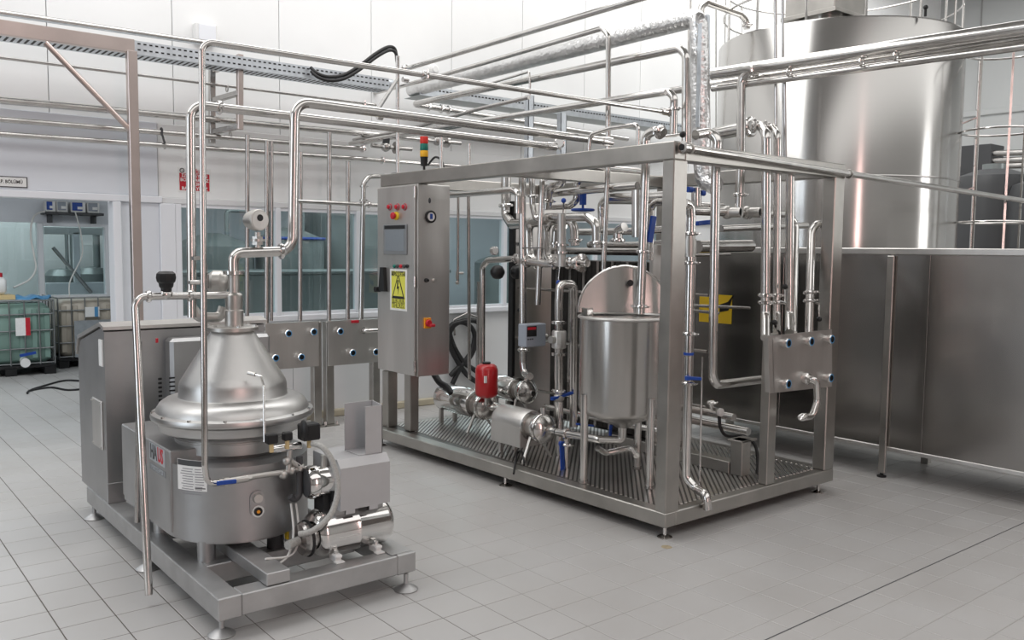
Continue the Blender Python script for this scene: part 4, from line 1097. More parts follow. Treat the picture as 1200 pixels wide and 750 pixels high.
# tubes around the near post and balance tank
pipe('slim riser dropping from the overhead elbow to the balance tank rear', [at(712.5, 196, x=.75), at(707, 316, x=.75)], .020)
fill = pipe('thick filler tube with sleeve entering the balance tank lid', [at(757, 184, x=.44), at(750.5, 368, x=.44)], .030, clamps=((0, .60), (0, .95)))
obj('sleeve', MB().cyl(at(747.5, 223, x=.45), at(747.5, 278, x=.45), .042), 'tube', fill)
pipe('gooseneck tube with blue lever beside the near frame post', [at(762, 305, x=.55), at(763, 243, x=.55), at(768, 237, x=.55), at(782, 236, x=.55)], .024, bend=.06)
p = at(766, 253, x=.50); bl = MB().bar(p, at(761, 284, x=.48), .05, .02, up=(0, 1, 0), bev=.004)
solo('blue_lever', bl, 'blue', 'long dark blue valve lever hanging next to the near frame post', 'lever')
for k, (pxa, pya, pxb, pyb, x, r) in enumerate(((672, 272, 745, 271, 1.2, .030), (690, 287, 745, 287, 1.25, .026), (712, 233, 745, 233, 1.1, .045))):
    pipe(('upper', 'lower', 'thick bright')[k]+' horizontal tube behind the balance tank lid', [at(pxa, pya, x=x), at(pxb, pyb, x=x), at(pxb+50, pyb-3, x=x)], r)
pipe('hook-shaped tube curving behind the slim riser', [at(706, 275, x=1.2), at(704, 238, x=1.2), at(713, 231, x=1.2), at(745, 234, x=1.2)], .03, bend=.1)
pipe('stub elbow with union behind the balance tank lid', [at(724, 283, x=1.0), at(724, 270, x=1.0), at(732, 266, x=1.0)], .038, bend=.04, clamps=((0, .1),))
# tank outlet line to the pump
zo = zb_-.20
pipe('outlet tube running from the balance tank cone to the near pump', [V(BT.x, BT.y, zo+.05), V(BT.x, BT.y, zo-.02), V(.27, BT.y+.12, zo-.02), V(.27, at(652, 503, x=.27).y-.01, p1z)], .028, bend=.06, clamps=((2, .75),))
dv = pipe('drain branch with blue valve at the near pump inlet', [at(664, 506, x=.27), V(at(664, 506, x=.27).x, at(664, 506, x=.27).y, DZ)], .022, clamps=((0, .35),))
lever(dv, at(658, 520, x=.24), (-.1, -.2, -.95), .20, 'blue', .036, .014)
pipe('bypass tube curving under the balance tank', [at(700, 525, y=.95), at(710, 531, y=.95), at(740, 524, y=.85), at(746, 534, y=.75)], .022, bend=.05)
p = at(716, 498, y=1.0); solo('blue_lever', MB().bar(p, at(715, 512, y=1.0), .025, .012, up=(0, 1, 0), bev=.003), 'blue', 'short blue valve lever under the balance tank', 'lever')
p = at(676, 497, y=1.3); solo('blue_lever', MB().bar(p, at(695, 499, y=1.3), .03, .014, bev=.003), 'blue', 'blue valve lever behind the front tank leg', 'lever')
pipe('suction tube between the two shiny pumps', [at(572, 472, x=.6), at(600, 482, x=.6)], .026)
pipe('return tube along the deck behind the pumps', [V(.95, 2.2, .40), V(.95, 1.2, .40), V(1.0, .9, .40)], .026, clamps=((0, .5),))

# ---- right bay: riser with unions, blue valve and drain
yr = .17
rp_ = [at(806, 232, y=yr), at(810, 243, y=yr), at(812, 262, y=yr), at(811, 562, y=yr), at(815, 571, y=yr), at(829, 578, y=yr-.12), at(832, 585, y=-.035), at(832, 597, y=-.035)]
rp_ = [at(802, 238, y=yr), at(809, 240, y=yr), at(810, 255, y=yr), at(804, 560, y=yr), V(0, 0, 0), V(0, 0, 0), V(0, 0, 0)]
e_ = at(829, 583, y=-.03); rp_[4] = V(rp_[3].x+.02, .10, rp_[3].z-.06); rp_[5] = V(e_.x-.01, -.03, rp_[3].z-.06); rp_[6] = V(e_.x, -.035, .14)
dr_ = pipe('long drain riser with unions ending in a bent spout over the frame edge', rp_, .029, bend=.055, clamps=((2, .06), (2, .17), (2, .44), (2, .63)))
obj('check_valve', MB().cyl(at(808, 280, y=yr), at(808, 297, y=yr), .044).cyl(at(808, 276, y=yr), at(808, 301, y=yr), .036), 'cast_steel', dr_)
lever(dr_, at(806, 443, y=yr-.04), (.95, -.2, -.1), .10, 'blue', .035, .02)
obj('blue_band', MB().cyl(at(807, 413, y=yr), at(807, 416, y=yr), .033), 'blue', dr_)
pipe('bent tube leading from the top beam to the right valve panel', [at(839, 190, y=.24), at(835, 440, y=.24), at(839, 451, y=.24), at(897, 444, y=.24)], .031, bend=.07)
pipe('slim instrument tube standing on the deck right of the drain riser', [at(823, 418, y=.35), at(820, 568, y=.35)], .007, 'polished')
# horizontal line with two butterfly valves
ybf = .55
bl_ = pipe('horizontal tube carrying two butterfly valves near the top beam', [at(806, 247, y=ybf), at(880, 250, y=ybf), at(924, 251, y=ybf), at(932, 262, y=ybf), at(929, 390, y=ybf-.38)], .030, bend=.08, clamps=((0, .62), (0, .95)))
for px in (852, 875):
    p = at(px, 249, y=ybf); obj('actuator', MB().cyl(p-V(0, .0, 0), p+V(.02, -.11, -.0), .036, n=20).sphere(p, .048, 14), 'cast_steel', bl_)
    obj('actuator_bore', MB().cyl(p+V(.018, -.108, 0), p+V(.021, -.112, 0), .026, n=18), 'hole', bl_)
pipe('short clamped riser feeding the butterfly valves from above', [at(868, 196, y=ybf), at(866, 245, y=ybf)], .034, clamps=((0, .66),))
pipe('blue-white topped horizontal tube behind the near post', [at(806, 241, y=.7), at(846, 243, y=.7)], .032, 'polished')
bl2 = at(815, 262, y=.45); bl3 = MB().bar(bl2, at(835, 260, y=.45), .05, .03, bev=.005); solo('blue_lever', bl3, 'blue', 'broad blue valve lever right of the near frame post', 'lever')
svv = thing('sampling_valve', 'upright steel valve body with dark blue knobs under the right top beam', 'valve', at(816, 240, y=.6))
obj('body', MB().cyl(at(816, 241, y=.6), at(816, 220, y=.6), .035), 'tube', svv)
obj('knob', MB().cyl(at(806, 222, y=.58), at(811, 222.5, y=.58), .020), 'blue', svv)
obj('knob', MB().cyl(at(821, 226, y=.58), at(825, 226.5, y=.58), .020), 'blue', svv)
pipe('long horizontal tube reaching the right frame post', [at(845, 268, y=.75), at(945, 264, y=.75)], .026)
eb = pipe('elbow tube dropping from the right frame post to the valve panel', [at(966, 262, y=.16), at(957, 263, y=.16), at(951, 272, y=.16), at(948, 392, y=.03)], .030, bend=.07, clamps=((2, .60), (2, .68)))
pipe('thick horizontal tube below the butterfly valves', [at(818, 289, y=.9), at(880, 288, y=.9)], .048)
pipe('dark horizontal rod ending below the butterfly valves', [at(812, 299, y=.6), at(855, 298, y=.6)], .012, 'tube_dark')
for k, (py, ln) in enumerate(((358, 878), (364, 842))):
    pipe(('upper', 'lower')[k]+' dark rod crossing in front of the yellow vat sticker', [at(812, py, y=.7), at(ln, py+3, y=.7)], .012, 'tube_dark')
for k, (px, pb, nm) in enumerate(((898, 396, 'leftmost, bent towards the panel post'), (911, 390, 'second from the panel post'), (926, 390, 'plain, without clamps'))):
    yy = .14
    pts = [at(px, 196, y=yy), at(px-1, 368, y=yy), at(px-1, pb, y=.03)]
    tb = pipe('vertical tube entering the right valve panel, '+nm, pts, (.033, .026, .031)[k], bend=.05, clamps=() if k == 2 else ((0, .87), (0, .92)))
    if k == 1:
        a, b = at(908, 357, y=.08), at(908, 378, y=.06)
        obj('lever', MB().cyl(a, b, .006, n=8), 'polished', tb); obj('knob', MB().sphere(b, .020, 12), 'black', tb)
        a, b = at(920, 355, y=.06), at(920, 336, y=.05)
        obj('lever', MB().cyl(at(913, 353, y=.06), a, .010, n=8).cyl(a, b, .006, n=8), 'polished', tb); obj('knob', MB().sphere(b, .020, 12), 'black', tb)
a, b = at(960, 356, y=.06), at(960, 374, y=.05)
obj('lever', MB().cyl(at(952, 353, y=.06), a, .010, n=8).cyl(a, b, .006, n=8), 'polished', eb); obj('knob', MB().sphere(b, .020, 12), 'black', eb)
# ---- right valve panel with swing bend
yp = -.02
a, b = at(898, 392, y=yp), at(975, 460, y=yp)
rv = thing('valve_plate', 'right valve plate with six ports and a curved swing bend, hung on the frame', 'valve plate', ((a.x+b.x)/2, yp, DZ))
rvp = MB().prism([at(900, 394, y=yp), at(975, 386, y=yp), at(975, 453, y=yp), at(902, 461, y=yp)], V(0, .006, 0))
obj('plate', rvp, 'brushed', rv)
obj('plate_side', MB().bar(at(900, 396, y=yp+.035), at(902, 460, y=yp+.035), .07, .006, up=(1, 0, 0)), 'brushed', rv)
for px, py in ((917, 401.5), (944, 399.5), (968, 397), (917, 449), (967, 442)): port(rv, at(px, py, y=yp), (0, -1, 0), .030)
q = at(897.5, 568, y=.05)
obj('stand_post', MB().box((q.x-.045, .015, DZ), (q.x+.045, .085, at(898, 392, y=.03).z), .004), 'frame_steel', rv)
s0 = at(942, 443, y=yp)
sb = obj('swing_bend', MB().tube([s0, s0+V(0, -.07, 0), at(957, 447, y=yp-.08), at(958, 470, y=yp-.08), at(952, 488, y=yp-.08), at(942, 489, y=yp-.08)], .024, .07), 'tube', rv)
obj('bend_union', MB().lathe([(.038, 0), (.042, .01), (.042, .035), (.034, .045)], s0, (0, -1, 0), 24), 'polished', sb)
p = at(942.5, 488, y=yp-.08); obj('bend_ferrule', MB().lathe([(.024, 0), (.036, .006), (.036, .016), (.024, .02)], p+V(-.01, 0, -.012), V(-.55, 0, .8), 22), 'polished', sb)

# ---- low equipment in the right bay
pipe('upper low header tube running along the rear base beam', [V(1.45, .6, .50), V(1.45, 1.62, .50)], .028)
pipe('lower low header tube running along the rear base beam', [V(1.50, .5, .40), V(1.50, 1.62, .40)], .030)
pl_ = at(867, 556, z=DZ)
solo('pedestal', MB().box((pl_.x-.05, pl_.y-.05, DZ), (pl_.x+.05, pl_.y+.05, at(867, 515, y=pl_.y).z), .004).box((pl_.x-.06, pl_.y-.05, at(867, 515, y=pl_.y).z-.015), (pl_.x+.12, pl_.y+.07, at(867, 515, y=pl_.y).z), .003), 'frame_steel', 'short square pedestal on the ribbed deck beside the black cable', 'pedestal')
solo('deck_channel', MB().box((pl_.x-.05, pl_.y+.06, DZ), (pl_.x+.05, 1.62, DZ+.085), .004), 'frame_steel', 'long low box channel on the ribbed deck behind the square pedestal', 'channel')
cpt = [at(843, 484, y=.5), at(844, 500, y=.48), at(852, 511, y=.45), at(872, 511, y=.4), at(885, 522, y=.32), at(888, 545, y=.26), at(886, 560, y=.24)]
solo('black_cable', MB().sweep(smooth_path(cpt), .012, 10), 'rubber', 'thick black cable curving from a sensor down to the right bay deck', 'cable', ang=60)
sn = thing('sensor', 'small round sensor head plugged into a header tube', 'sensor', at(843, 484, y=.5))
obj('head', MB().cyl(at(843, 486, y=.5), at(843, 480, y=.5), .022), 'cast_steel', sn); obj('face', MB().lathe([(.03, 0), (.03, .02), (.02, .025)], at(843, 483, y=.5), (0, -1, 0), 18), 'white_plastic', sn)
pipe('sensor branch tube standing in the right bay', [at(833, 470, y=.55), at(834, 478, y=.55), at(843, 482, y=.55)], .018, bend=.03, clamps=((0, .2),))
# yellow sticker on the vat seen through the frame
p, q = at(820, 344, x=XF-.002), at(857, 380, x=XF-.002)
ys = thing('caution_sticker', 'yellow caution sticker with black figure on the vat side', 'sticker', (XF, p.y, q.z))
obj('sheet', MB().box((XF-.004, q.y, q.z), (XF-.001, p.y, p.z)), 'yellow', ys)
cy_, cz_ = (at(851, 360, x=XF).y), at(851, 360, x=XF).z
obj('figure', MB().prism([V(XF-.0045, cy_+.07, cz_+.02), V(XF-.0045, cy_-.02, cz_+.05), V(XF-.0045, cy_-.08, cz_+.12), V(XF-.0045, cy_-.03, cz_-.03), V(XF-.0045, cy_+.07, cz_-.05)], V(-.0008, 0, 0)), 'black', ys)
# hanging black hose loops by the window wall
hg = thing('hose_hanger', 'black hose coiled in crossing loops on a thin wall hanger behind the pumps', 'hose', at(547, 445, y=4.66))
def hl(px, py): return at(px, py, y=4.68)
lp = [hl(568, 445), hl(558, 435), hl(543, 424), hl(531, 404), hl(527, 385), hl(536, 378), hl(548, 380), hl(556, 392), hl(552, 412), hl(540, 430), hl(530, 450)]
obj('hose', MB().sweep(smooth_path(lp), .029, 10), 'rubber', hg, ang=60)
lp = [hl(528, 440), hl(540, 428), hl(551, 418), hl(560, 398), hl(564, 383), hl(556, 376), hl(540, 377), hl(530, 384), hl(526, 400), hl(534, 420), hl(548, 440), hl(566, 452)]
obj('hose', MB().sweep(smooth_path(lp), .029, 10), 'rubber', hg, ang=60)
obj('hanger_bar', MB().tube([hl(533, 393), hl(531, 375), hl(547, 367), hl(560, 372), hl(562, 390)], .012, .03).cyl(hl(547, 367), hl(547, 367)+V(0, .09, 0), .014, n=10), 'tube_dark', hg)
hb_ = MB().sweep(smooth_path([at(508, 437, y=3.2), at(515, 448, y=3.1), at(524, 454, y=3.0), at(530, 462, y=2.9)]), .03, 10)
solo('cabinet_cable', hb_, 'rubber', 'thick black cable leaving the underside of the control cabinet', 'cable', ang=60)
cpt = [at(602, 555, z=DZ+.01), at(606, 532, x=.2), at(612, 530, x=.2), at(614, 545, z=DZ+.01)]
solo('pump_cable', MB().sweep(smooth_path(cpt), .008, 8), 'rubber', 'short black cable under the box-shaped pump shroud', 'cable', ang=60)

# ================================================================== SEPARATOR PIPEWORK
yA = AY
def A_(px, py): return at(px, py, y=yA)
cream = pipe('thick outlet tube rising from the separator spigot and running overhead to the frame',
     [V(AX+.01, AY, zc(318)), V(AX+.01, AY, A_(270, 296.5).z), A_(343, 294), A_(345.5, 119), A_(714, 166)], .0275, bend=.085, clamps=((1, .80),), n=18)
obj('end_cap', MB().cyl(A_(705, 165), A_(716, 166.5), .034), 'polished', cream)
tx = thing('pressure_transmitter', 'round-headed pressure transmitter standing on the thick separator outlet tube', 'gauge', A_(302, 290))
obj('stem', MB().cyl(A_(302, 291), A_(302, 272), .016).cyl(A_(302, 287), A_(302, 277), .030, n=6).cyl(A_(302, 283), A_(302, 280), .038), 'cast_steel', tx)
hc = A_(300, 258); hd_ = V(.18, -.98, 0).normalized()
hdo = obj('head', MB().lathe([(.03, -.065), (.046, -.055), (.050, -.04), (.050, -.01), (.058, -.006), (.058, .03), (.054, .036)], hc, hd_, 30), 'cast_steel', tx)
obj('head_glass', MB().lathe([(.048, .036), (.048, .038), (0, .039)], hc, hd_, 26, caps=False), 'brushed', hdo)
obj('head_display', MB().cyl(hc+hd_*.036+V(0, 0, .012), hc+hd_*.041+V(0, 0, .012), .018), 'black', hdo)
# left branch: knob valve and drain
zbr = A_(245, 347)
br = pipe('drain tube leaving the spigot sideways and dropping past the separator base', [V(AX, AY, A_(262, 346).z), A_(165, 347.5), A_(158.5, 358), at(174.5, 697, z=.055)], .0185, bend=.055, clamps=((0, .48), (0, .92)), n=16)
kv = A_(195, 345)
obj('valve_bonnet', MB().lathe([(.020, .0), (.026, .012), (.026, .03), (.034, .04), (.036, .055), (.030, .06)], kv, n=22), 'black', br)
obj('valve_knob', MB().lathe([(.036, .055), (.046, .065), (.050, .085), (.047, .105), (.034, .116), (0, .118)], kv, n=10), 'black', br)
obj('valve_body', MB().sphere(kv, .028, 16, (1.2, 1, 1)), 'tube', br)
pipe('second drain tube ending behind the separator base beam', [at(163, 400, y=1.35), at(161, 612, y=1.35)], .014, 'tube_dark')
yB = 1.27
skim = pipe('skim tube rising behind the feed tube and running overhead beside the thick outlet tube',
     [at(225, 372, y=yB), at(223, 122, y=yB), at(650, 172, y=yB)], .024, bend=.075, clamps=((1, .06),), n=16)
obj('end_cap', MB().cyl(at(640, 171, y=yB), at(651, 172, y=yB), .030), 'polished', skim)
rg = thing('counterpressure_valve', 'round diaphragm valve with small cocks behind the separator spigot', 'valve', at(250, 378, y=1.3))
c = at(255, 331, y=1.3); obj('bonnet', MB().lathe([(.02, -.06), (.05, -.045), (.066, -.02), (.066, .02), (.05, .045), (.02, .06)], c, (.8, -.5, 0), 26), 'cast_steel', rg)
obj('body', MB().tube([at(226, 362, y=1.3), at(233, 372, y=1.3), at(258, 372, y=1.3), at(262, 360, y=1.3)], .028, .05), 'cast_steel', rg)
obj('pilot_tube', MB().cyl(at(222, 331, y=1.2), at(240, 331, y=1.2), .012).cyl(at(240, 310, y=1.2), at(240, 348, y=1.2), .014).cyl(at(240, 322, y=1.2), at(240, 338, y=1.2), .022), 'polished', rg)
obj('bridge', MB().bar(at(226, 303, y=1.2), at(236, 302, y=1.2), .03, .02), 'tube', rg)
# feed tube
yF_ = YP2
fd = pipe('slender feed tube rising in front of the separator and crossing high overhead to the frame',
     [at(262, 565.5, y=yF_), at(243, 567, y=yF_), at(240, 545, y=yF_), at(236.5, 48, y=yF_), at(786, 132, y=yF_)], .0145, bend=.055, clamps=((3, .375),), n=14)
p = at(262, 564.5, y=yF_)
obj('ball_valve', MB().cyl(at(257, 566, y=yF_), at(290, 560.5, y=yF_), .017).cyl(at(262, 565, y=yF_), at(268, 564, y=yF_), .024, n=6), 'cast_steel', fd)
obj('blue_lever', MB().bar(at(254, 566.5, y=yF_-.03), at(277, 564, y=yF_-.03), .02, .012, up=(0, 1, 0), bev=.003), 'blue', fd)
obj('end_tee', MB().cyl(at(775, 130, y=yF_), at(789, 132.5, y=yF_), .024).sphere(at(786, 132, y=yF_), .03, 14), 'polished', fd)

# ================================================================== WALL-SIDE PIPE RUNS
yl = 4.56
def W(px, py, y=yl): return at(px, py, y=y)
pipe('thin wall-side tube, topmost below the cable tray', [W(-60, 60), W(441, 123)], .013, clamps=((0, .96),))
pipe('thick wall-side tube above the passage', [W(-60, 112), W(150, 130.5), W(462, 160), W(520, 166)], .031)
pipe('middle wall-side tube above the passage', [W(-60, 135), W(428, 174.5)], .024, clamps=((0, .99),))
pipe('lowest wall-side tube just above the passage lintel', [W(-60, 153), W(455, 188.5), W(560, 197)], .024, clamps=((0, .98),))
# high rail tube turning towards the hall
yr_ = 4.30
xr_ = at(466, 83.5, y=yr_).x
pipe('high slender tube above the cable tray turning towards the hall roof', [at(-60, 6, y=yr_), at(466, 83.5, y=yr_), at(748, -1, x=xr_), at(800, -16, x=xr_)], .024, bend=.06, clamps=((1, .05),))
# drops to the valve plates
yd = YPn+.05
for k, (px, top, bot, r, nm) in enumerate(((290, 158, 377, .020, 'left of the first valve plate'), (313, 165, 379, .022, 'over the first valve plate edge'), (318.5, 165, 376, .016, 'slim, beside the plate edge drop'),
                                 (352, 178, 376, .022, 'over the first plate, right port'), (386, 155, 376, .022, 'over the gap between both valve plates'), (408, 189, 374, .022, 'over the second valve plate'))):
    pts = [at(px, top, y=yd), at(px-.5, bot, y=yd)] if k else [at(px, top, y=yd), at(px-.5, 386, y=yd), at(314, 385, y=yd)]
    pipe('vertical drop tube from the wall-side runs, '+nm, pts, r, 'tube_dark', bend=.05)
ep = pipe('elbowed tube dropping beside the control cabinet', [at(450, 206.5, y=4.33), at(432, 207, y=4.33), at(426, 215, y=4.33), at(423, 377, y=4.33)], .026, bend=.07, clamps=((2, .02), (2, .12)))
pipe('horizontal tube at window-head height left of the cabinet', [at(346, 235.5, y=4.33), at(443, 240.5, y=4.33)], .020, clamps=((0, .88),))
# hanging pipe bracket
hbk = thing('pipe_bracket', 'square-tube hanging bracket carrying the wall-side tubes', 'bracket', at(265, 165, y=4.5))
for px in (248.5, 281):
    yy = 4.62 if px < 260 else 4.30
    obj('upright', MB().bar(at(px, 168 if px < 260 else 152, y=yy), at(px, 72 if px < 260 else 64, y=yy), .05, .05, bev=.003), 'tube_dark' if px < 260 else 'pink_reflection_steel', hbk)
for pa, pb in ((83, 72), (118, 109), (155, 148)):
    obj('rung', MB().bar(at(249, pa, y=4.62), at(280, pb, y=4.30), .045, .045, bev=.003), 'tube_dark', hbk)
for px, py in ((266, 104), (270, 158)):
    obj('pipe_clip', MB().torus(at(px, py, y=yl), (1, 0, 0), .026, .006, 18, 6), 'cast_steel', hbk)
hk = thing('pipe_clip', 'pair of hooked pipe clips on the lower wall-side tubes', 'clip', at(190, 170, y=yl))
obj('clip_ring', MB().torus(at(189, 154, y=yl), (1, 0, 0), .030, .007, 18, 6), 'dark_grey', hk); obj('clip_ring', MB().torus(at(193, 170, y=yl), (1, 0, 0), .030, .007, 18, 6), 'cast_steel', hk)
obj('clip_link', MB().bar(at(189, 154, y=yl-.03), at(193, 168, y=yl-.03), .016, .01), 'dark_grey', hk)

# ---- cable tray with support
yt0, yt1 = 4.22, 4.46
def T(px, py, y=yt0): return at(px, py, y=y)
z_t = lambda px, py: T(px, py).z
ta, tb_ = T(-60, 20), T(456, 90)
ztt = (T(0, 27.5).z+T(450, 88).z)/2; ztb = (T(0, 44).z+T(450, 101).z)/2
tr_ = thing('cable_tray', 'long perforated galvanised cable tray along the back wall', 'cable tray', (0, yt0, ztb))
xa, xb = -4.6, tb_.x
obj('tray_side', MB().box((xa, yt0, ztb), (xb, yt0+.003, ztt)), 'galvanised', tr_)
obj('tray_side', MB().box((xa, yt1, ztb), (xb, yt1+.003, ztt)), 'galvanised', tr_)
obj('tray_floor', MB().box((xa, yt0, ztb-.003), (xb, yt1, ztb)), 'galvanised', tr_)
sl = MB(); x = xa+.05
while x < xb-.03:
    for fz_ in (.78, .32): sl.box((x, yt0-.0025, ztb+(ztt-ztb)*fz_-.006), (x+.024, yt0+.0005, ztb+(ztt-ztb)*fz_+.006))
    sl.box((x, yt0+.04, ztb-.0045), (x+.018, yt1-.04, ztb-.003))
    x += .047
tag(obj('tray_slot', sl, 'hole', tr_), kind='stuff')
obj('conduit_end', MB().cyl(T(449, 97.5, yt0+.05), T(459, 99, yt0+.05), .05), 'galvanised', tr_)
obj('conduit_bore', MB().cyl(T(458.6, 98.8, yt0+.05), T(460, 99.1, yt0+.05), .040), 'hole', tr_)
sp_ = thing('tray_support', 'square steel post, pink reflection put in its colour, with rail and diagonal brace under the cable tray', 'support', (T(157, 200).x, yt0-.05, 0))
xp = T(157, 200, yt0-.06).x
obj('post', MB().box((xp-.038, yt0-.10, 0), (xp+.038, yt0-.03, ztb+.0), .004), 'pink_reflection_steel', sp_)
obj('rail', MB().box((xa, yt0-.06, ztb-.01), (xp+.03, yt0-.004, ztb+.10), .004), 'pink_reflection_steel', sp_)
obj('brace', MB().cyl(T(53, 50, yt0-.06), T(152, 152, yt0-.06), .022, n=12), 'pink_reflection_steel', sp_)
# second tray, lower, right half of the wall
y2 = 4.36
t2a, t2b = at(520, 106, y=y2), at(812, 156, y=y2)
tr2 = thing('cable_tray', 'dark-bottomed perforated cable tray high behind the overhead tubes', 'cable tray', t2a)
zz2 = (t2a.z+t2b.z)/2
obj('tray_side', MB().box((t2a.x-.3, y2, zz2-.04), (t2b.x, y2+.003, zz2+.06)), 'galvanised', tr2)
obj('tray_floor', MB().box((t2a.x-.3, y2, zz2-.043), (t2b.x, y2+.30, zz2-.04)), 'dim_steel', tr2)
sl = MB(); x = t2a.x-.25
while x < t2b.x-.03:
    sl.box((x, y2-.0025, zz2+.02), (x+.026, y2+.0005, zz2+.034)); x += .047
tag(obj('tray_slot', sl, 'hole', tr2), kind='stuff')
# black cable looping out of the tray
cpt = [T(364, 79, 4.18), T(372, 86, 4.14), T(385, 90, 4.12), T(402, 88, 4.12), T(420, 78, 4.12), T(440, 63, 4.12), T(455, 55, 4.12), T(463, 58, 4.12), T(465, 72, 4.12)]
for k, nm in enumerate(('upper', 'lower')):
    solo('tray_cable', MB().sweep(smooth_path([p+V(.0, -.01*k, -.035*k) for p in cpt]), .016, 10), 'rubber', 'black cable looping out of the cable tray, %s strand' % nm, 'cable', ang=60)
# ---- stanchion on the frame beam with diagonal tie
yst = at(466, 200, x=.05).y
st_ = thing('pipe_stanchion', 'slim tube stanchion standing on the frame corner with a diagonal tie', 'support', (.05, yst, ZT1))
obj('upright', MB().cyl((.05, yst, ZT1), (.05, yst, at(465, 66, x=.05).z), .016), 'tube', st_)
obj('base_plate', MB().box((.01, yst-.04, ZT1), (.09, yst+.04, ZT1+.006)), 'tube_dark', st_)
obj('tie', MB().bar((.05, yst, at(468, 92, x=.05).z), at(441, 131, y=2.2), .022, .022), 'tube_dark', st_)
for px, py in ((475, 93), (445, 137)):
    obj('tie_bolt', MB().cyl(at(px-3, py, y=2.9), at(px+3, py+1, y=2.9), .022, n=12), 'polished', st_)

def wallend(p): return V(p.x, YW+.004, p.z)
# ================================================================== HIGH PIPES RUNNING TOWARDS THE HALL
x2 = .75
pipe('thin overhead tube bending down into the frame middle', [wallend(at(512, 90, x=x2)), at(512, 90, x=x2), at(706, 33, x=x2), at(713, 42, x=x2), at(712.5, 196, x=x2)], .020, bend=.05)
xi = 1.10
ins = pipe('wide foil-insulated pipe sloping overhead and dropping behind the frame corner', [at(482, 106, x=xi), at(819, 20, x=xi), at(822, 175, x=xi), at(826, 212, x=xi), at(840, 218, x=xi)], .068, 'foil', bend=.07, n=22, name='insulated_pipe')
obj('cladding_seam', MB().box(*(lambda p, q: ((p.x-.075, p.y-.03, q.z), (p.x-.066, p.y+.0, p.z)))(at(826, 30, x=xi), at(826, 150, x=xi))), 'galvanised', ins)
cc_ = at(829, 95, x=xi+.02)
ck = thing('corner_channel', 'tall galvanised channel strip beside the foil-insulated pipe drop', 'channel', at(829, 160, x=xi+.02))
obj('strip', MB().bar(at(828.5, 165, x=xi+.03), at(828.5, 18, x=xi+.03), .03, .03), 'galvanised', ck)
pipe('overhead tube looping back along the wall and dropping next to the insulated pipe', [at(735, 163, y=at(484, 122, x=.93).y), at(484, 122, x=.93), at(796, 56.5, x=.93), at(804, 64, x=.93), at(803.5, 172, x=.93)], .030, bend=.075, clamps=((0, .86), (0, .89), (0, .94)))
pipe('overhead tube with clamped elbow ending at the frame corner', [wallend(at(570, 141, x=.62)), at(570, 141, x=.62), at(783, 107, x=.62), at(790, 114, x=.62), at(789, 160, x=.62)], .026, bend=.06, clamps=((3, .3),))
pipe('thin overhead tube with a short hooked drop', [at(574, 98, x=.85), at(620, 84, x=.85), at(621, 92, x=.85), at(621, 118, x=.85)], .010, bend=.02)
pipe('lower overhead tube slanting across the cable tray', [wallend(at(500, 152, x=.45)), at(500, 152, x=.45), at(690, 121, x=.45), at(780, 108, x=.45)], .018)
pipe('short bracket-like tube bend above the frame beam', [at(690, 178, x=.05), at(692, 158, x=.05), at(716, 150, x=.05), at(745, 146, x=.05), at(748, 150, x=.05), V(at(748, 166, x=.05).x, at(748, 166, x=.05).y, ZT1)], .014, bend=.04)
pipe('slant tube under the loop turning along the wall', [wallend(at(478, 152, x=.5)), at(478, 152, x=.5), at(560, 128, x=.5), at(620, 114, x=.5)], .016, 'tube_dark')
for k, (px, t_, b_) in enumerate(((621, 112, 172), (659, 133, 178))):
    p, q = at(px, t_, x=.75), at(px, b_, x=.75)
    ch2 = thing('channel_post', ('galvanised channel post standing behind the twin overhead tubes, taller one', 'galvanised channel post with a small round gauge above the frame beam')[k], 'post', V(q.x, q.y, ZT1))
    obj('web', MB().box((p.x-.03, p.y-.02, ZT0+.02), (p.x+.03, p.y-.014, p.z)), 'galvanised', ch2)
    obj('flange', MB().box((p.x-.03, p.y-.02, ZT0+.02), (p.x-.024, p.y+.03, p.z)), 'galvanised', ch2)
    obj('flange', MB().box((p.x+.024, p.y-.02, ZT0+.02), (p.x+.03, p.y+.03, p.z)), 'galvanised', ch2)
p = at(656, 168, x=.70); gg = thing('dial_thermometer', 'small round dial thermometer on the frame beam', 'gauge', p-V(0, 0, .05))
obj('case', MB().lathe([(.042, 0), (.042, .025), (.036, .028)], p, (-.8, -.6, 0), 24), 'polished', gg); obj('dial', MB().lathe([(.034, .0285), (0, .029)], p, (-.8, -.6, 0), 22, caps=False), 'white_plastic', gg)
obj('stem', MB().cyl(p-V(0, 0, .05), p-V(0, 0, .03), .012), 'cast_steel', gg)
# valves hanging on the far tubes behind the signal tower
for k, (px, py) in enumerate(((452, 172), (512, 165))):
    c = at(px, py, y=4.2)
    vv = thing('diaphragm_valve', ('dark valve cluster at the end of the middle wall-side tube', 'dark valve cluster right of the signal tower')[k], 'valve', c)
    obj('body', MB().sphere(c, .05, 16).cyl(c-V(.16, 0, 0), c+V(.30, 0, 0), .022), 'tube_dark', vv)
    obj('bonnet', MB().cyl(c, c+V(0, -.02, .12), .035), 'dark_grey', vv)
    obj('flange', MB().lathe([(.06, -.015), (.06, .015)], c+V(.12, 0, 0), (1, 0, 0), 20), 'tube_dark', vv)
pipe('support tube rising from the frame beam behind the signal tower', [V(.05, at(517, 193, x=.05).y, ZT1), at(517, 160, x=.05)], .016)
pipe('support tube under the skim line', [V(.05, at(550, 186, x=.05).y, ZT1), at(550, 168, x=.05)], .013)
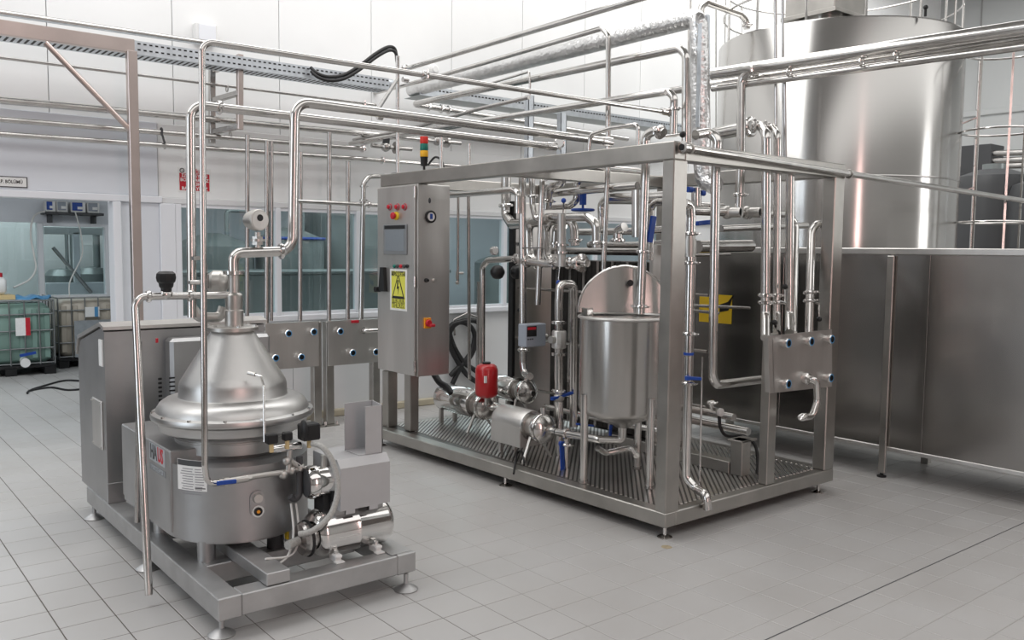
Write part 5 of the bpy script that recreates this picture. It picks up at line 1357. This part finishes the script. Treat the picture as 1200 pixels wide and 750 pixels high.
# big white wall cap and junction box
p = at(507, 82, y=YW); solo('blanking_plug', MB().lathe([(.06, 0), (.06, .03), (.045, .04), (.03, .04), (.03, .06), (0, .06)], p, (0, -1, 0), 22), 'white_plastic', 'white round cap on the back wall above the pipes', 'plug')
a, b = at(230, 24.5, y=YW-.10), at(255.5, 52, y=YW-.10)
bx_ = thing('junction_box', 'white junction box on the back wall above the cable tray', 'box', ((a.x+b.x)/2, YW, b.z))
obj('case', MB().box((a.x, YW-.10, b.z), (b.x, YW, a.z), .012), 'white_plastic', bx_); obj('cover', MB().box((a.x+.02, YW-.108, b.z+.02), (b.x-.02, YW-.10, a.z-.02), .003), 'pvc', bx_)

# ---- right-hand overhead group
xo = 1.42
for k, (pa, pb, r, dx, nm) in enumerate((((835, 87), (1240, 27), .045, 0, 'thickest'), ((700, 120), (1240, 38), .030, .10, 'middle'), ((835, 104), (1240, 49), .024, .03, 'thinnest'))):
    pipe('%s of the three high tubes running past the storage tank' % nm, [at(*pa, x=xo+dx), at(*pb, x=xo+dx)], r)
for px, py in ((925, 85), (1010, 73), (1050, 66)):
    c = at(px, py, x=xo-.02); solo('tube_clip', MB().torus(c, (0, 1, 0), .026, .008, 18, 6).cyl(c+V(0, 0, .02), c+V(0, 0, .05), .008, n=8), 'polished', 'small round clip under the high tubes, %s' % {925: 'by the thin hanger rods', 1010: 'in the middle of the tank', 1050: 'before the bright tank streak'}[px], 'clip')
pipe('elbow tube from the high tubes down to the butterfly valves', [at(893, 80, x=xo), at(879, 83, x=xo), at(869, 92, x=xo), at(868, 196, y=.55)], .034, bend=.09, clamps=((0, .6),))
tq = [at(815, 158, y=.3), at(830, 155, y=.3), at(841, 162, y=.24), at(839, 190, y=.24)]
pipe('bright elbow tube over the right top beam', tq, .032, bend=.07)
pipe('thick low tube behind the right top beam', [at(838, 157, x=1.5), at(883, 148, x=1.5)], .05, clamps=((0, .92),))
for k, (px, r) in enumerate(((898, .033), (911, .026))):
    pipe(('larger', 'smaller')[k]+' gooseneck elbow dropping through the right top beam', [at(px-18, 147+k, y=.3), at(px-6, 147+k, y=.25), at(px, 158, y=.14), at(px, 196, y=.14)], r, bend=.06, clamps=((0, .3),))
pipe('purple-tinted elbow above the near frame post', [at(756, 178, x=.44), at(757, 158, x=.44), at(768, 153, x=.44), at(778, 156, x=.44)], .031, bend=.06, clamps=((2, .6),))
lv = thing('corner_valve', 'thin lever with black ball knob on the near top corner', 'lever', at(785, 160, y=.12))
obj('rod', MB().cyl(at(780, 160, y=.12), at(798, 157.5, y=.05), .008, n=8), 'polished', lv); obj('knob', MB().sphere(at(800, 157.5, y=.04), .020, 12), 'black', lv)
# long tube clipped along the right top beam and on past the vat
yq = -.026
lt = pipe('long tube clipped along the right top beam and reaching past the storage tank', [at(799, 172.5, y=yq), at(990, 203, y=yq), at(1250, 243, y=yq)], .0235, n=16)
obj('open_end', MB().lathe([(.0235, 0), (.037, .002), (.037, .014), (.0235, .016)], at(799, 172.5, y=yq), (1, 0, 0), 20, caps=False), 'tube', lt)
obj('open_bore', MB().cyl(at(798.5, 172.4, y=yq), at(799.5, 172.6, y=yq), .0195), 'hole', lt)
for px, py in ((809, 174), (995, 204)):
    obj('tube_strap', MB().torus(at(px, py, y=yq), (1, 0, 0), .028, .006, 18, 6), 'cast_steel', lt)
# hanger rods
for k, (px, py0, py1, y) in enumerate(((909.5, -20, 190, .4), (918, -20, 190, .9), (920.5, 88, 186, .3))):
    solo('hanger_rod', MB().cyl(at(px, py1, y=y), at(px-1, py0, y=y), .011, n=10), 'tube_dark', ('thin hanger rod crossing the storage tank, nearer one', 'thin hanger rod crossing the storage tank, farther one', 'short rod between the high tubes and the top beam')[k], 'rod')
for k, (px, y) in enumerate(((808, 3.0), (839, 3.6))):
    solo('hanger_rod', MB().cyl(at(px, 175, y=y), at(px, -20, y=y), .022 if k == 0 else .008, n=10), 'tube' if k == 0 else 'tube_dark', ('thick vertical tube rising behind the insulated pipe', 'thin rod left of the storage tank edge')[k], 'rod')
pipe('hooked vent tube on the storage tank roof edge', [at(821, 60, y=2.4), at(821.5, 8, y=2.4), at(828, 3, y=2.4), at(868, 17, y=2.4), at(875, 24, y=2.4), at(875, 34, y=2.4)], .034, bend=.07, clamps=((4, .6),))
# dark process equipment far right behind the tank
for k, (px, pt, r, dist) in enumerate(((1160, 205, .55, 14.5), (1226, 215, .5, 14.0))):
    q = ray(px, 300); q.z = 0; q.normalize(); c = CAM+q*dist; c.z = 0
    H2 = 1.75+(300-pt)*dist*.9/FPX
    d_ = thing('process_vessel', ('dark process vessel behind the ladder cage', 'dark process vessel at the edge past the ladder')[k], 'vessel', c)
    obj('shell', MB().lathe([(r, 0), (r, H2-.25), (r*.9, H2-.1), (r*.4, H2), (0, H2+.02)], c, n=40), 'dark_grey', d_)
    obj('man_ring', MB().lathe([(.16, H2-.02), (.16, H2+.08), (0, H2+.09)], c, n=24), 'dim_steel', d_)
for k, (za, zb__) in enumerate(((181, 178), (190, 186), (196, 193))):
    pipe('dark high pipe along the right wall, %s' % ('upper', 'middle', 'lower')[k], [at(1118, za, x=11.5), at(1230, zb__, x=11.5)], .05, 'tube_dark')
solo('process_unit', MB().box(*(lambda a, b: ((11.4, b.y, 0), (11.9, a.y, a.z)))(at(1116, 172, x=11.4), at(1160, 205, x=11.4)), .01), 'dark_grey', 'grey wall-side unit behind the ladder cage', 'unit')

# ================================================================== SIGNS ON THE WALL
a, b = at(-12, 204, y=YW-.035), at(32.5, 221.5, y=YW-.035)
zt1, zb1_ = at(10, 206.5, y=YW-.035).z, at(10, 219.5, y=YW-.035).z
cs_ = thing('room_sign', 'white framed sign with black room name over the passage', 'sign', ((a.x+b.x)/2, YW-.03, zb1_))
xs0, xs1 = b.x-.27, b.x
obj('frame', MB().box((xs0, YW-.036, zb1_), (xs1, YW-.030, zt1)), 'dark_grey', cs_)
obj('board', MB().box((xs0+.008, YW-.038, zb1_+.008), (xs1-.008, YW-.036, zt1-.008)), 'paper', cs_)
text('lettering', 'C.İ.P. BÖLÜMÜ', .038, V((xs0+xs1)/2-.004, YW-.0385, (zt1+zb1_)/2), (1, 0, 0), (0, 0, 1), 'black', cs_, bold=True, sx=.82)
a, b = at(208, 196, y=YW-.014), at(247.5, 226.5, y=YW-.014)
rs = thing('pipe_warning_sign', 'red and white warning sign on the wall behind the separator tubes', 'sign', ((a.x+b.x)/2, YW-.012, b.z))
yS = YW-.014
obj('board', MB().box((a.x, yS, b.z), (b.x, YW-.0115, a.z)), 'paper', rs)
w_, h_ = b.x-a.x, a.z-b.z; cx_ = (a.x+b.x)/2
obj('red_field', MB().box((a.x+.015, yS-.001, b.z+.015), (b.x-.015, yS, a.z-h_*.22)), 'sign_red', rs)
text('lettering', 'Dikkat !', h_*.25, V(cx_+.02, yS-.0015, a.z-h_*.125), (1, 0, 0), (0, 0, 1), 'sign_red', rs, bold=True)
obj('ban_ring', MB().torus(V(a.x+w_*.13, yS-.001, a.z-h_*.115), (0, 1, 0), .018, .004, 20, 6).bar(V(a.x+w_*.13-.012, yS-.001, a.z-h_*.115+.012), V(a.x+w_*.13+.012, yS-.001, a.z-h_*.115-.012), .004, .002), 'dark_grey', rs)
for k, s_ in enumerate(('İZALASYON', 'BORULARIMIZ', 'ÜSTÜNE', 'BASMAYINIZ')):
    text('lettering', s_, h_*.185, V(cx_, yS-.002, a.z-h_*(.325+.175*k)), (1, 0, 0), (0, 0, 1), 'paper', rs, bold=True, sx=(1.05, 1.0, 1.05, 1.03)[k])

# ================================================================== NEXT ROOM: TOTES, SHELF, PUMPS
def tote(label, x1, y0, mat, wid=1.08, dep=.95, ht=1.0):
    t = thing('bulk_tote', label, 'tote', (x1-wid/2, y0+dep/2, 0))
    x0, y1 = x1-wid, y0+dep
    for k in range(3): obj('pallet_runner', MB().box((x0+k*(wid-.14)/2, y0, 0), (x0+k*(wid-.14)/2+.14, y1, .10), .006), 'black', t)
    obj('pallet_deck', MB().box((x0, y0, .10), (x1, y1, .135), .006), 'black', t)
    obj('bottle', MB().box((x0+.04, y0+.04, .145), (x1-.04, y1-.04, ht-.04), .07), mat, t, ang=70)
    for k in range(7):
        xx = x0+.09+k*(wid-.18)/6
        if k in (2, 3): continue
        obj('bottle_rib', MB().box((xx-.035, y0+.026, .22), (xx+.035, y0+.045, ht-.11), .012), mat, t)
    for z in (.16, .36, .60, .82, ht):
        obj('cage_bar', MB().tube([(x0, y1, z), (x0, y0+.01, z), (x1, y0+.01, z), (x1, y1, z)], .010, .04, 8), 'cage', t)
    n = 6
    for k in range(n+1):
        xx = x0+.01+k*(wid-.02)/n
        obj('cage_bar', MB().cyl((xx, y0+.004, .14), (xx, y0+.004, ht), .010, n=8), 'cage', t)
    for k in range(1, 5):
        yy = y0+k*dep/5
        obj('cage_bar', MB().cyl((x1+.002, yy, .14), (x1+.002, yy, ht), .010, n=8), 'cage', t)
    return t
x1t = at(65, 400, y=9.68).x
t1 = tote('green bulk tote with red-edged label and blue tap in the next room', x1t, 9.68, 'tote_green')
p, q = at(18, 373, y=9.66), at(36, 393, y=9.66)
lb1 = obj('label', MB().box((p.x, 9.665, q.z), (q.x, 9.672, p.z)), 'paper', t1); m_ = at(30, 380, y=9.66).x
obj('label_edge', MB().box((m_, 9.662, q.z), (q.x, 9.665, p.z)), 'sign_red', lb1)
p = at(29, 425, y=9.62); tp = obj('tap', MB().cyl(p+V(0, .1, .02), p+V(0, -.03, .02), .045).cyl(p+V(0, -.02, .0), p+V(0, -.05, 0), .06, n=20), 'white_plastic', t1)
obj('tap_lever', MB().bar(p+V(-.06, -.03, .10), p+V(.13, -.03, .13), .03, .035), 'blue', tp)
t2 = tote('beige bulk tote with blue-edged label beside the green tote', at(68, 400, y=10.15).x+1.08, 10.15, 'tote_beige', ht=1.0)
p, q = at(100, 360, y=10.12), at(117, 371, y=10.12)
lb2 = obj('label', MB().box((p.x, 10.13, q.z), (q.x, 10.138, p.z)), 'paper', t2); m_ = at(111, 365, y=10.12).x
obj('label_edge', MB().box((m_, 10.127, q.z), (q.x-.02, 10.13, p.z)), 'blue_rim', lb2)
p, q = at(87, 376, y=10.13), at(134, 416, y=10.13)
obj('grey_panel', MB().box((p.x, 10.133, q.z), (q.x, 10.139, p.z)), 'galvanised', t2)
# shelf with dosing pumps on the far wall
p, q = at(52, 248, y=10.9), at(121, 253, y=10.9)
sh_ = thing('wall_shelf', 'dark wall shelf carrying the dosing pumps in the next room', 'shelf', ((p.x+q.x)/2, 11.05, q.z))
obj('board', MB().box((p.x, 10.85, q.z), (q.x, YF, p.z), .006), 'dark_grey', sh_)
for xx in (p.x+.1, q.x-.1): obj('bracket', MB().box((xx-.015, 10.95, q.z-.12), (xx+.015, YF, q.z), .004), 'dark_grey', sh_)
for k, (pxa, pxb) in enumerate(((53, 65), (66, 79), (83, 100), (102, 116))):
    x0_, x1_ = at(pxa, 240, y=10.95).x, at(pxb, 240, y=10.95).x; zt__ = p.z+.16
    dp = thing('dosing_pump', ('small dosing pump with dark blue front at the shelf end near the hose', 'small white dosing pump beside the blue-fronted end pump', 'wider dosing pump with dark blue front mid-shelf', 'small white dosing pump at the free shelf end')[k], 'pump', ((x0_+x1_)/2, 10.98, p.z))
    obj('case', MB().box((x0_, 10.92, p.z), (x1_, 11.1, zt__), .012), 'white_plastic', dp)
    obj('front', MB().box((x0_+.01, 10.905, p.z+.03), (x1_-(.03 if k % 2 else .05), 10.921, zt__-.01), .004), 'blue' if k % 2 == 0 else 'grey_plastic', dp)
    obj('front_label', MB().box(((x0_+x1_)/2-.02, 10.902, p.z+.05), ((x0_+x1_)/2+.05, 10.906, p.z+.09)), 'paper', dp)
hpts = [at(52, 248, y=10.84), at(47, 249, y=10.8), at(39, 255, y=10.7), at(36, 275, y=10.6), at(40, 300, y=10.5), at(42, 315, y=10.4), at(34, 328, y=10.3), at(16, 337, y=10.2)]
solo('white_hose', MB().sweep(smooth_path(hpts), .014, 8), 'hose_clear', 'white hose curving from the shelf down to the green tote', 'hose', ang=60)
hpts = [at(88, 248, y=10.8), at(92, 262, y=10.8), at(95, 275, y=10.8), at(96, 300, y=10.8), at(82, 330, y=10.6), at(82, 351, y=10.5)]
solo('white_hose', MB().sweep(smooth_path(hpts), .010, 8), 'hose_clear', 'thin white hose hanging from the shelf to the beige tote', 'hose', ang=60)
rgp = at(36, 349, y=9.9)
rgm = MB().sphere(V(rgp.x, 9.95, 1.02), .22, 18, (1.2, .8, .14)); 
for v in rgm.v: v.z = max(1.005, v.z+.02*sin(v.x*31)+.015*sin(v.y*40+v.x*17))
solo('blue_rag', rgm, 'blue_rim', 'crumpled blue plastic sheet on top of the green tote', 'sheet', ang=60)
jc = at(2, 330, y=9.9)
jr = thing('white_jerrycan', 'white jerrycan with dark red cap on a brown board over the green tote', 'jerrycan', V(jc.x, 9.95, 1.06))
obj('bottle', MB().box((jc.x-.26, 9.85, 1.08), (jc.x+.055, 10.1, at(2, 325, y=9.85).z), .04), 'white_plastic', jr, ang=70); obj('cap', MB().cyl((jc.x-.03, 9.95, at(2, 325, y=9.85).z-.01), (jc.x-.03, 9.95, at(2, 320, y=9.85).z), .05), 'sign_red', jr)
solo('brown_board', MB().box((jc.x-.5, 9.8, 1.012), (jc.x+.14, 10.2, 1.075), .006), 'tan', 'brown board laid across the green tote', 'board')
# slanted stay and equipment beyond the far window
solo('slanted_stay', MB().cyl(at(62, 290, y=12.57), at(107, 343, y=12.57), .03, n=10), 'tube_dark', 'slanted grey stay seen through the far window', 'stay')
for k, (px, pt, r) in enumerate(((72, 316, .27), (107, 314, .28))):
    c = at(px, 330, y=13.3); c.z = 0; zt3 = at(px, pt, y=13.3).z
    fv = thing('far_vessel', ('far grey vessel behind the far window, with a bent pipe', 'far grey vessel behind the far window, with an upright column')[k], 'vessel', c)
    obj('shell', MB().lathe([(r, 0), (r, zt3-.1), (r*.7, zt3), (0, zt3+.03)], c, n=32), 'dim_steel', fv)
    obj('column', MB().cyl(c+V(.1, 0, zt3), c+V(.1, 0, zt3+.95), .06 if k else .03, n=14), 'dim_steel', fv)
    obj('pipe_arm', MB().tube([c+V(.1, 0, zt3+.85), c+V(-.3, 0, zt3+.85), c+V(-.3, 0, zt3)], .03, .05), 'dim_steel', fv)
# process vessels seen through the partition windows
for k, (px, y, r, zt4) in enumerate(((250, 8.6, .55, 1.75), (340, 8.4, .48, 1.85), (405, 9.2, .75, 2.3), (590, 9.6, .55, 1.5))):
    c = at(px, 320, y=y); c.z = 0
    pv = thing('room_vessel', 'steel vessel seen through the partition glass, '+('behind the red warning sign', 'with a blue rimmed top', 'the tallest', 'right of the control cabinet')[k], 'vessel', c)
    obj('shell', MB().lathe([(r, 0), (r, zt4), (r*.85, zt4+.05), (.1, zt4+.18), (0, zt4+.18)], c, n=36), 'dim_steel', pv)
    obj('top_pipe', MB().tube([c+V(.2, 0, zt4), c+V(.2, 0, zt4+.5), c+V(.9, 0, zt4+.5)], .03, .06), 'dim_steel', pv)
    if k == 1: obj('blue_rim', MB().torus(c+V(0, 0, zt4+.02), (0, 0, 1), r+.01, .02, 36, 8), 'blue', pv)
rvt = thing('room_vat', 'long dark vat standing in the room behind the partition glass', 'vat', (.9, 6.9, 0))
obj('side', MB().box((-.9, 6.5, 0), (2.9, 6.55, 1.42), .01), 'dim_steel', rvt)
obj('rim', MB().box((-.93, 6.46, 1.42), (2.93, 7.4, 1.46), .006), 'dim_steel', rvt)
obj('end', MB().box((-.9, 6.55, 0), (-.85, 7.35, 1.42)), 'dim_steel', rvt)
# black cable on the floor by the totes
cpt = [at(103, 447, z=.012), at(90, 446, z=.012), at(75, 446, z=.012), at(55, 451, z=.012), at(36, 457, z=.012), at(32, 461, z=.012), at(36, 457.5, z=.012), at(60, 454, z=.012), at(80, 457, z=.012), at(104, 455, z=.012)]
solo('floor_cable', MB().sweep(smooth_path(cpt), .012, 8), 'rubber', 'black cable lying on the floor in front of the totes', 'cable', ang=60)
